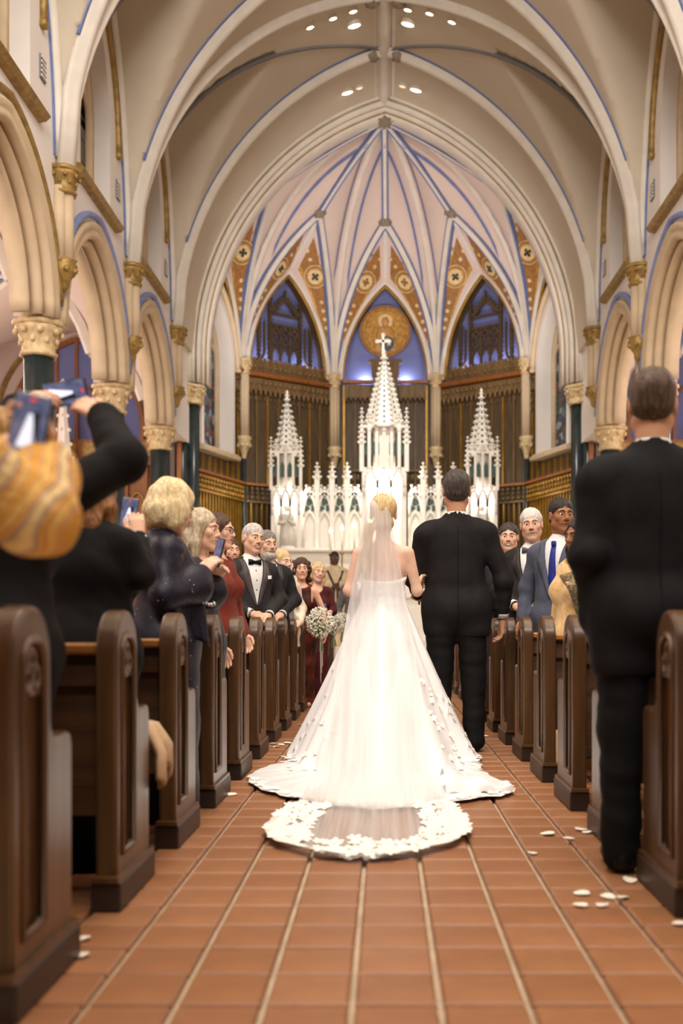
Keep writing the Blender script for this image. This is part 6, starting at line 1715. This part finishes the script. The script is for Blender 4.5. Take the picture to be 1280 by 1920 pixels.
L.new(wv.outputs['Fac'], rp.inputs[0]); L.new(rp.outputs[0], b.inputs['Base Color'])
l1 = (-.985, 1.84); r1 = RAD(172); H1 = 1.56
person(l1, r1, H1, 'woman in yellow and orange striped jumper at the left edge, filming with a phone', FAIR, ((110, 76, 48), (150, 110, 70)), 'short',
      dress((200, 150, 60), neck=1.45, sleeve=.93, sinf=.036, inf=.02, bell=.02, skirt=False, matname='striped_knit', name='jumper', wobamp=.004), fem=True, g=1.15, sw=.17, face=False, hs=1.1, headoff=(-.05, -.02, 0), head=(-8, 0, 0),
      arms=aw(l1, r1, H1, {-1: ((-.660, 1.92, 1.075), (-.690, 2.07, 1.205)), 1: ((-1.05, 2.0, 1.05), (-.86, 2.2, 1.22))}),
      hands={-1: hw(r1, d=(-.25, -.15, .9), n=(-.55, -.7, 0), t=(.5, -.5, .5), curl=.55, h=.003), 1: hw(r1, d=(.5, .3, .6), n=(.5, .6, 0), t=(.5, 0, .8), curl=.5, h=.0036)})
guest(433, 9.53, 1012, 30, 'dark-haired woman glimpsed between the brunette and the silver-haired man', FAIR, BRUN, 'short', dress((60, 50, 50), neck=1.4, sleeve=.5), fem=True, hs=1.1)
# --- guests on the right -----------------------------------------------------------------
guest(953, 8.58, 984, -12, 'smiling dark-haired man in dark suit with magenta bow tie', FAIR, ((40, 34, 32), (70, 62, 58)), 'short',
      suit((48, 48, 56), tie='bow', tiec=(150, 30, 66), bot=1.08), head=(4, 0, 0), hs=1.10, arms=CLASP, hands=CLASPH)
guest(998, 7.74, 958, -24, 'white-haired smiling man in dark tuxedo with grey bow tie', FAIR, ((206, 200, 194), (232, 228, 222)), 'short',
      suit((40, 38, 38), lapel=(48, 46, 46), tie='bow', tiec=(96, 96, 100), bot=1.08), head=(14, 2, -5), hs=1.12, g=1.08, belly=.02, arms=CLASP, hands=CLASPH, smile=2)
guest(1049, 6.91, 937, -34, 'young dark-haired man in blue-grey suit with blue tie', BROWN, ((24, 20, 20), (44, 38, 36)), 'short',
      suit((88, 92, 108), tie='long', tiec=(44, 54, 140), bot=1.04, shirt=(232, 228, 230)), head=(46, 0, 0), hs=1.08, smile=0, g=.95)
mat('sari_gold', (206, 164, 104), .55, var=.2, scale=30, rgb2=(226, 190, 132), sheen=.3)
mat('sari_border', (70, 60, 48), .5, var=.4, scale=60, rgb2=(150, 130, 84))
def sari_outfit(c):
    dress((206, 164, 104), neck=1.42, sleeve=.5, matname='sari_gold', inf=.035, name='sari')(c)
    dv = rotz(-c['rz'])@V3(0, 1., 0); ev = rotz(-c['rz'])@V3(1., 0, 0); rows = []
    for t in np.linspace(0, 1, 24):
        z = 1.36-.62*t; row = []
        for w in (-.045, 0., .045):
            o = ev*(-.10+.22*t+w)+V3(0, 0, z+w*.3); p = c['D'].ray(o-dv*.6, dv, 1.0); row.append((o-dv*.15 if p is None else p)-dv*.016)
        rows.append(row)
    q = MB(); q.slab(np.array(rows), dv*.005); c['putmb'](q, 'sari_border', 'sari_border', c['dress'], 'all')
lS = (px(1085, 6.08), 6.08); rS = RAD(-62)
sari, WS = person(lS, rS, zt(975, 6.08), 'woman in gold sari with dark embroidered border beside the big man in black', BROWN, ((24, 20, 20), (40, 34, 34)), 'long',
      sari_outfit, fem=True, g=1.1, hs=1.05, smile=0, head=(10, 4, 0))
lB = (.925, 3.52); rB = RAD(178); HB = 1.74
person(lB, rB, HB, 'big man in black suit seen from behind in the right pews', TAN, ((60, 44, 34), (96, 74, 56)), 'short',
      suit((20, 20, 22), back=True, trouser=(16, 16, 18), inf=.016, arms_inf=.016, low=.74), g=1.06, sw=.19, face=False, hs=1.06, head=(-12, 0, 0), hh=.004,
      arms=aw(lB, rB, HB, {1: ((.705, 3.50, 1.10), (.735, 3.58, .865)), -1: ((1.17, 3.5, 1.1), (1.16, 3.6, .86))}), hands={1: hw(rB, d=(.12, .2, -1), n=(1, 0, -.1), t=(0, 1, 0), curl=.35, h=.0035)}, ch=.010)
lE = (1.03, 2.66); rE = RAD(180)
person(lE, rE, 1.36, 'blonde-haired person cut off by the right edge', FAIR, ((150, 112, 60), (190, 150, 92)), 'bob', dress((18, 17, 18), neck=1.44, sleeve=.9, inf=.02), fem=True, face=False, sw=.12, g=.8, headoff=(.19, 0, 0), arms={1: ((.17, .02, 1.13), (.08, -.2, 1.0)), -1: ((-.17, .02, 1.13), (-.08, -.2, 1.0))}, hands=CLASPH)
# --- at the altar steps --------------------------------------------------------------------
def vestment(c):
    F = Fig(.013); torso(F, .03, 1.0, False, c['sw'])
    for sg in (-1, 1): arm_caps(F, c['A'][sg], .035, .05, .85)
    F.cap((0, 0, 1.25), (0, 0, .5), .21, .25, .08); F.cap((0, 0, .5), (0, 0, .08), .24, .26, .05)
    F.post.append(lambda D, X, Y, Z: D+.006*np.sin(X*60+2*np.sin(Z*5)))
    F.post.append(lambda D, X, Y, Z: np.maximum(D, -np.maximum(np.sqrt(X**2+Y**2)-.065, 1.43-Z)))
    F.eval(); o = c['put']('chasuble', [F.net()], [cloth_mat((206, 186, 150), .6)])
    for sg in (-1, 1):
        rows = []
        for z in np.linspace(1.40, .45, 22):
            w = .11*min(1, max(.0, (z-1.12)/.28))**1.0+.035; p = F.ray((sg*w, -.6, z), (0, 1, 0), .8); y = -.2 if p is None else p[1]
            rows.append([(sg*(w-.022), y-.012, z), (sg*(w+.022), y-.010, z)])
        q = MB(); q.slab(np.array(rows), (0, .006, 0)); c['putmb'](q, 'orphrey', cloth_mat((70, 62, 58), .6), o)
    q = MB(); q.lathe([(.075, 1.44), (.085, 1.47), (.075, 1.50), (.06, 1.46)], (0, .01, 0), 16); c['putmb'](q, 'collar', cloth_mat((226, 216, 196), .7))
person((px(627, 18.6), 18.6, .45), RAD(8), zt(1035, 18.6)-.45, 'priest in cream and dark striped vestments waiting at the altar', DARK, ((18, 16, 16), (30, 26, 26)), 'short', vestment,
       head=(0, -4, 0), hs=1.12, arms={1: ((.26, -.02, 1.14), (.05, -.26, 1.14)), -1: ((-.26, -.02, 1.14), (-.05, -.25, 1.12))}, hands={1: CLASPH[1], -1: CLASPH[-1]}, hh=.006, smile=0)
person((px(668, 15.6), 15.6), RAD(0), 1.76, 'man in grey suit standing at the front, mostly hidden by the bride', FAIR, BRUN, 'short', suit((104, 100, 100), tie='long', trouser=(30, 30, 36)), hh=.006)
# ------------------------------------------------------------------ phones
mat('screen_glow', (112, 120, 160), .2, var=.2, scale=30, rgb2=(44, 54, 84), emit=(112, 120, 160), estr=.3)
mat('screen_white', (220, 230, 246), .2, var=.05, emit=(214, 226, 248), estr=.75)
mat('screen_dark', (30, 30, 40), .2, var=.1, emit=(30, 30, 40), estr=.3)
mat('screen_red', (230, 60, 60), .2, var=.05, emit=(240, 60, 60), estr=.6)
def phone(c, nrm, up, w, h, label, plain=False):
    n = unit(nrm); u = unit(np.asarray(up, float)-n*np.dot(up, n)); x = np.cross(u, n)
    R = Matrix((x, u, n)).transposed()
    t = tag(empty('phone', tuple(c)), label, 'phone', 'phones held up by guests'); t.rotation_euler = R.to_euler()
    q = MB(); q.box((0, 0, 0), (w, h, .009), None, .0035); q.build('case', 'phone_black', t)
    q = MB(); q.box((0, 0, .0048), (w*.92, h*.93, .0006)); s = q.build('screen', 'screen_glow', t)
    if not plain:
        q = MB(); q.prism([(-.05*w, .18*h), (.05*w, .18*h), (.26*w, -.36*h), (-.26*w, -.36*h)], .0052, .0056, (0, 0, 0), (1, 0, 0), (0, 1, 0), (0, 0, 1)); q.build('screen_picture', 'screen_white', s)
        q = MB(); q.prism([(.10*w, .22*h), (.24*w, .22*h), (.30*w, -.30*h), (.14*w, -.30*h)], .0052, .0056, (0, 0, 0), (1, 0, 0), (0, 1, 0), (0, 0, 1)); q.build('screen_picture', 'screen_dark', s)
        q = MB(); q.prism([(.09*w*math.cos(a), .40*h+.09*w*math.sin(a)*.5) for a in np.linspace(0, 2*PI, 12, endpoint=False)], .0052, .0057, (0, 0, 0), (1, 0, 0), (0, 1, 0), (0, 0, 1)); q.build('record_mark', 'screen_red', s)
    return t
phone((-.705, 2.01, 1.262), (.05, -1, -.1), (.22, 0, 1), .074, .125, 'black phone filming the bride, held by the striped sleeve')
phone((-.965, 3.06, 1.563), (.05, -1, -.1), (1, 0, .18), .075, .13, 'black phone held sideways in two raised hands')
phone((-.968, 3.83, 1.285), (.1, -1, -.05), (.15, 0, 1), .062, .115, 'black phone held up by the woman with the wristwatch')
phone((-.745, 4.53, 1.185), (-.75, -.6, .15), (.45, .1, 1), .068, .13, 'phone with pale blue screen held by the blonde woman', True)
phone(W11((.02, -.34, 1.16)), (-.2, -1, .1), (0, 0, 1), .065, .12, 'phone held by the blonde woman in burgundy', False)
# ------------------------------------------------------------------ baby's breath on the pew ends
mat('blossom', (238, 236, 222), .8, var=.05, scale=40); mat('stem_green', (120, 140, 84), .7, var=.2); mat('ribbon', (240, 236, 226), .5, var=.03, sheen=.3)
for k, word in ((9, 'nearest of three on the left pews'), (12, 'middle one of three on the left pews'), (15, 'farthest of three on the left pews')):
    y = LP[k]+.14; t = tag(empty('flower_bunch', (XL+.16, y, .82)), 'bunch of white baby\'s breath with ribbon, '+word, 'flowers', 'flower bunches on the pew ends')
    r = random.Random(k); b = MB(); st = MB()
    for i in range(420):
        a = r.uniform(0, 2*PI); z = r.uniform(-1, 1); rad = .19*r.uniform(.45, 1)**.5; q = math.sqrt(1-z*z); p = V3(rad*q*math.cos(a)*.75, rad*q*math.sin(a), rad*z*.8+.05); b.sphere(p, r.uniform(.007, .012), 5, 4)
        if i % 4 == 0: st.tube([(0, 0, -.10), tuple(p*.6), tuple(p)], .0022, 4, False)
    o = b.build('blossoms', 'blossom', t, 'all', fix=False); o['kind'] = 'stuff'
    for i in range(14): st.tube([(0, 0, -.06), (r.uniform(-.04, .04), r.uniform(-.06, .06), -.20-r.uniform(0, .06))], .003, 4, False)
    o = st.build('stems', 'stem_green', t, 'all', fix=False); o['kind'] = 'stuff'
    def rib_(pts, w, nm):
        q = MB(); P = np.array(pts); w *= 1.5; rows = [[p+V3(0, -w, 0), p+V3(0, w, 0)] for p in P]; q.slab(np.array(rows), (.003, 0, 0)); q.build(nm, 'ribbon', t, 'all')
    for s in (-1, 1):
        rib_([(0, 0, -.07)]+[(.02, s*(.02+.12*math.sin(a)), -.07+.05*math.sin(2*a)) for a in np.linspace(.3, 2.6, 9)]+[(0, 0, -.075)], .012, 'bow_loop')
    rib_([(.01, -.03-.02*math.sin(t_*4), -.08-.46*t_) for t_ in np.linspace(0, 1, 12)], .014, 'ribbon_tail'); rib_([(.015, .04+.02*math.sin(t_*5), -.08-.36*t_) for t_ in np.linspace(0, 1, 12)], .014, 'ribbon_tail')
    rib_([(.02, .05+.10*math.sin(a)*.6, -.08-.30*math.sin(a)) for a in np.linspace(0, PI, 14)], .012, 'ribbon_loop')
# ------------------------------------------------------------------ rose petals on the tiles
PET = [(157, 1769, 'upper of two by the leftmost pew'), (154, 1801, 'lower of two by the leftmost pew'), (435, 1495, 'against the fourth left pew'), (512, 1398, 'leftmost of the heap left of the train'),
       (527, 1400, 'middle of the heap left of the train'), (540, 1397, 'rightmost of the heap left of the train'), (519, 1404, 'front of the heap left of the train'), (508, 1441, 'alone left of the train tip'), (532, 1423, 'between the heap and the train tip'), (562, 1362, 'upper of two close to the skirt'),
       (570, 1380, 'lower of two close to the skirt'), (1026, 1570, 'left one of four by the right pews'), (1066, 1579, 'second of four by the right pews'), (1090, 1562, 'third of four by the right pews'), (1102, 1567, 'last of four by the right pews'),
       (998, 1607, 'alone in the middle of the tiles'), (1090, 1684, 'upper left of the lower right cluster'), (1087, 1706, 'lower left of the lower right cluster'), (1128, 1706, 'bottom middle of the lower right cluster'), (1140, 1690, 'middle of the lower right cluster'),
       (1168, 1691, 'right end of the lower right cluster'), (1180, 1659, 'just above the lower right cluster'), (893, 1381, 'left of two behind the train'), (908, 1384, 'right of two behind the train'), (1278, 1742, 'cut by the right edge')]
rr = random.Random(21)
def petal_mesh(seed):
    r = random.Random(seed); P = []
    for i in range(9):
        u = i/8; row = []
        for j in range(7):
            v = j/6*2-1; w = math.sin(PI*(.08+.84*u))**.6*(.7+.3*u); x = v*w*.5; y = u-.5; z = .30*(x*x)*1.6+.16*(u-.45)**2+.03*math.sin(5*v+seed)*u
            row.append((x, y, z))
        P.append(row)
    q = MB(); q.slab(np.array(P), (0, 0, .03)); me = q.mesh('petal'); me.materials.append(M('petal')); me.shade_smooth(); return me
PM = [petal_mesh(i) for i in range(5)]
for i, (x, y, w) in enumerate(PET):
    Y = FPX*CH/(y-VY); X = px(x, Y)
    o = link('rose_petal', PM[i % 5], None, (X, Y, .013)); s = rr.uniform(.042, .060); o.scale = (s, s, s); o.rotation_euler = (rr.uniform(-.12, .12), rr.uniform(-.12, .12), rr.uniform(0, 6.28))
    tag(o, 'white rose petal on the tiles, '+w, 'petal', 'rose petals on the aisle')
# ------------------------------------------------------------------ coat over a pew
q = MB(); rows = []
for u in np.linspace(0, 1, 12):
    row = []
    for v in np.linspace(0, 1, 12):
        row.append((-.93+.14*min(1, u*1.4)+.02*math.sin(v*9)*u+.012*math.sin(v*17), 3.50+.13*v+.02*math.sin(u*5), .50+.012*math.sin(v*11)-.17*max(0, u-.45)/.55*(1+.25*math.sin(v*7))))
    rows.append(row)
q.slab(np.array(rows), (.012, .004, .012)); o = q.build('folded_coat', cloth_mat((196, 166, 134), .9), None, 'all'); tag(o, 'beige coat hanging off the pew seat below the woman in black', 'coat')
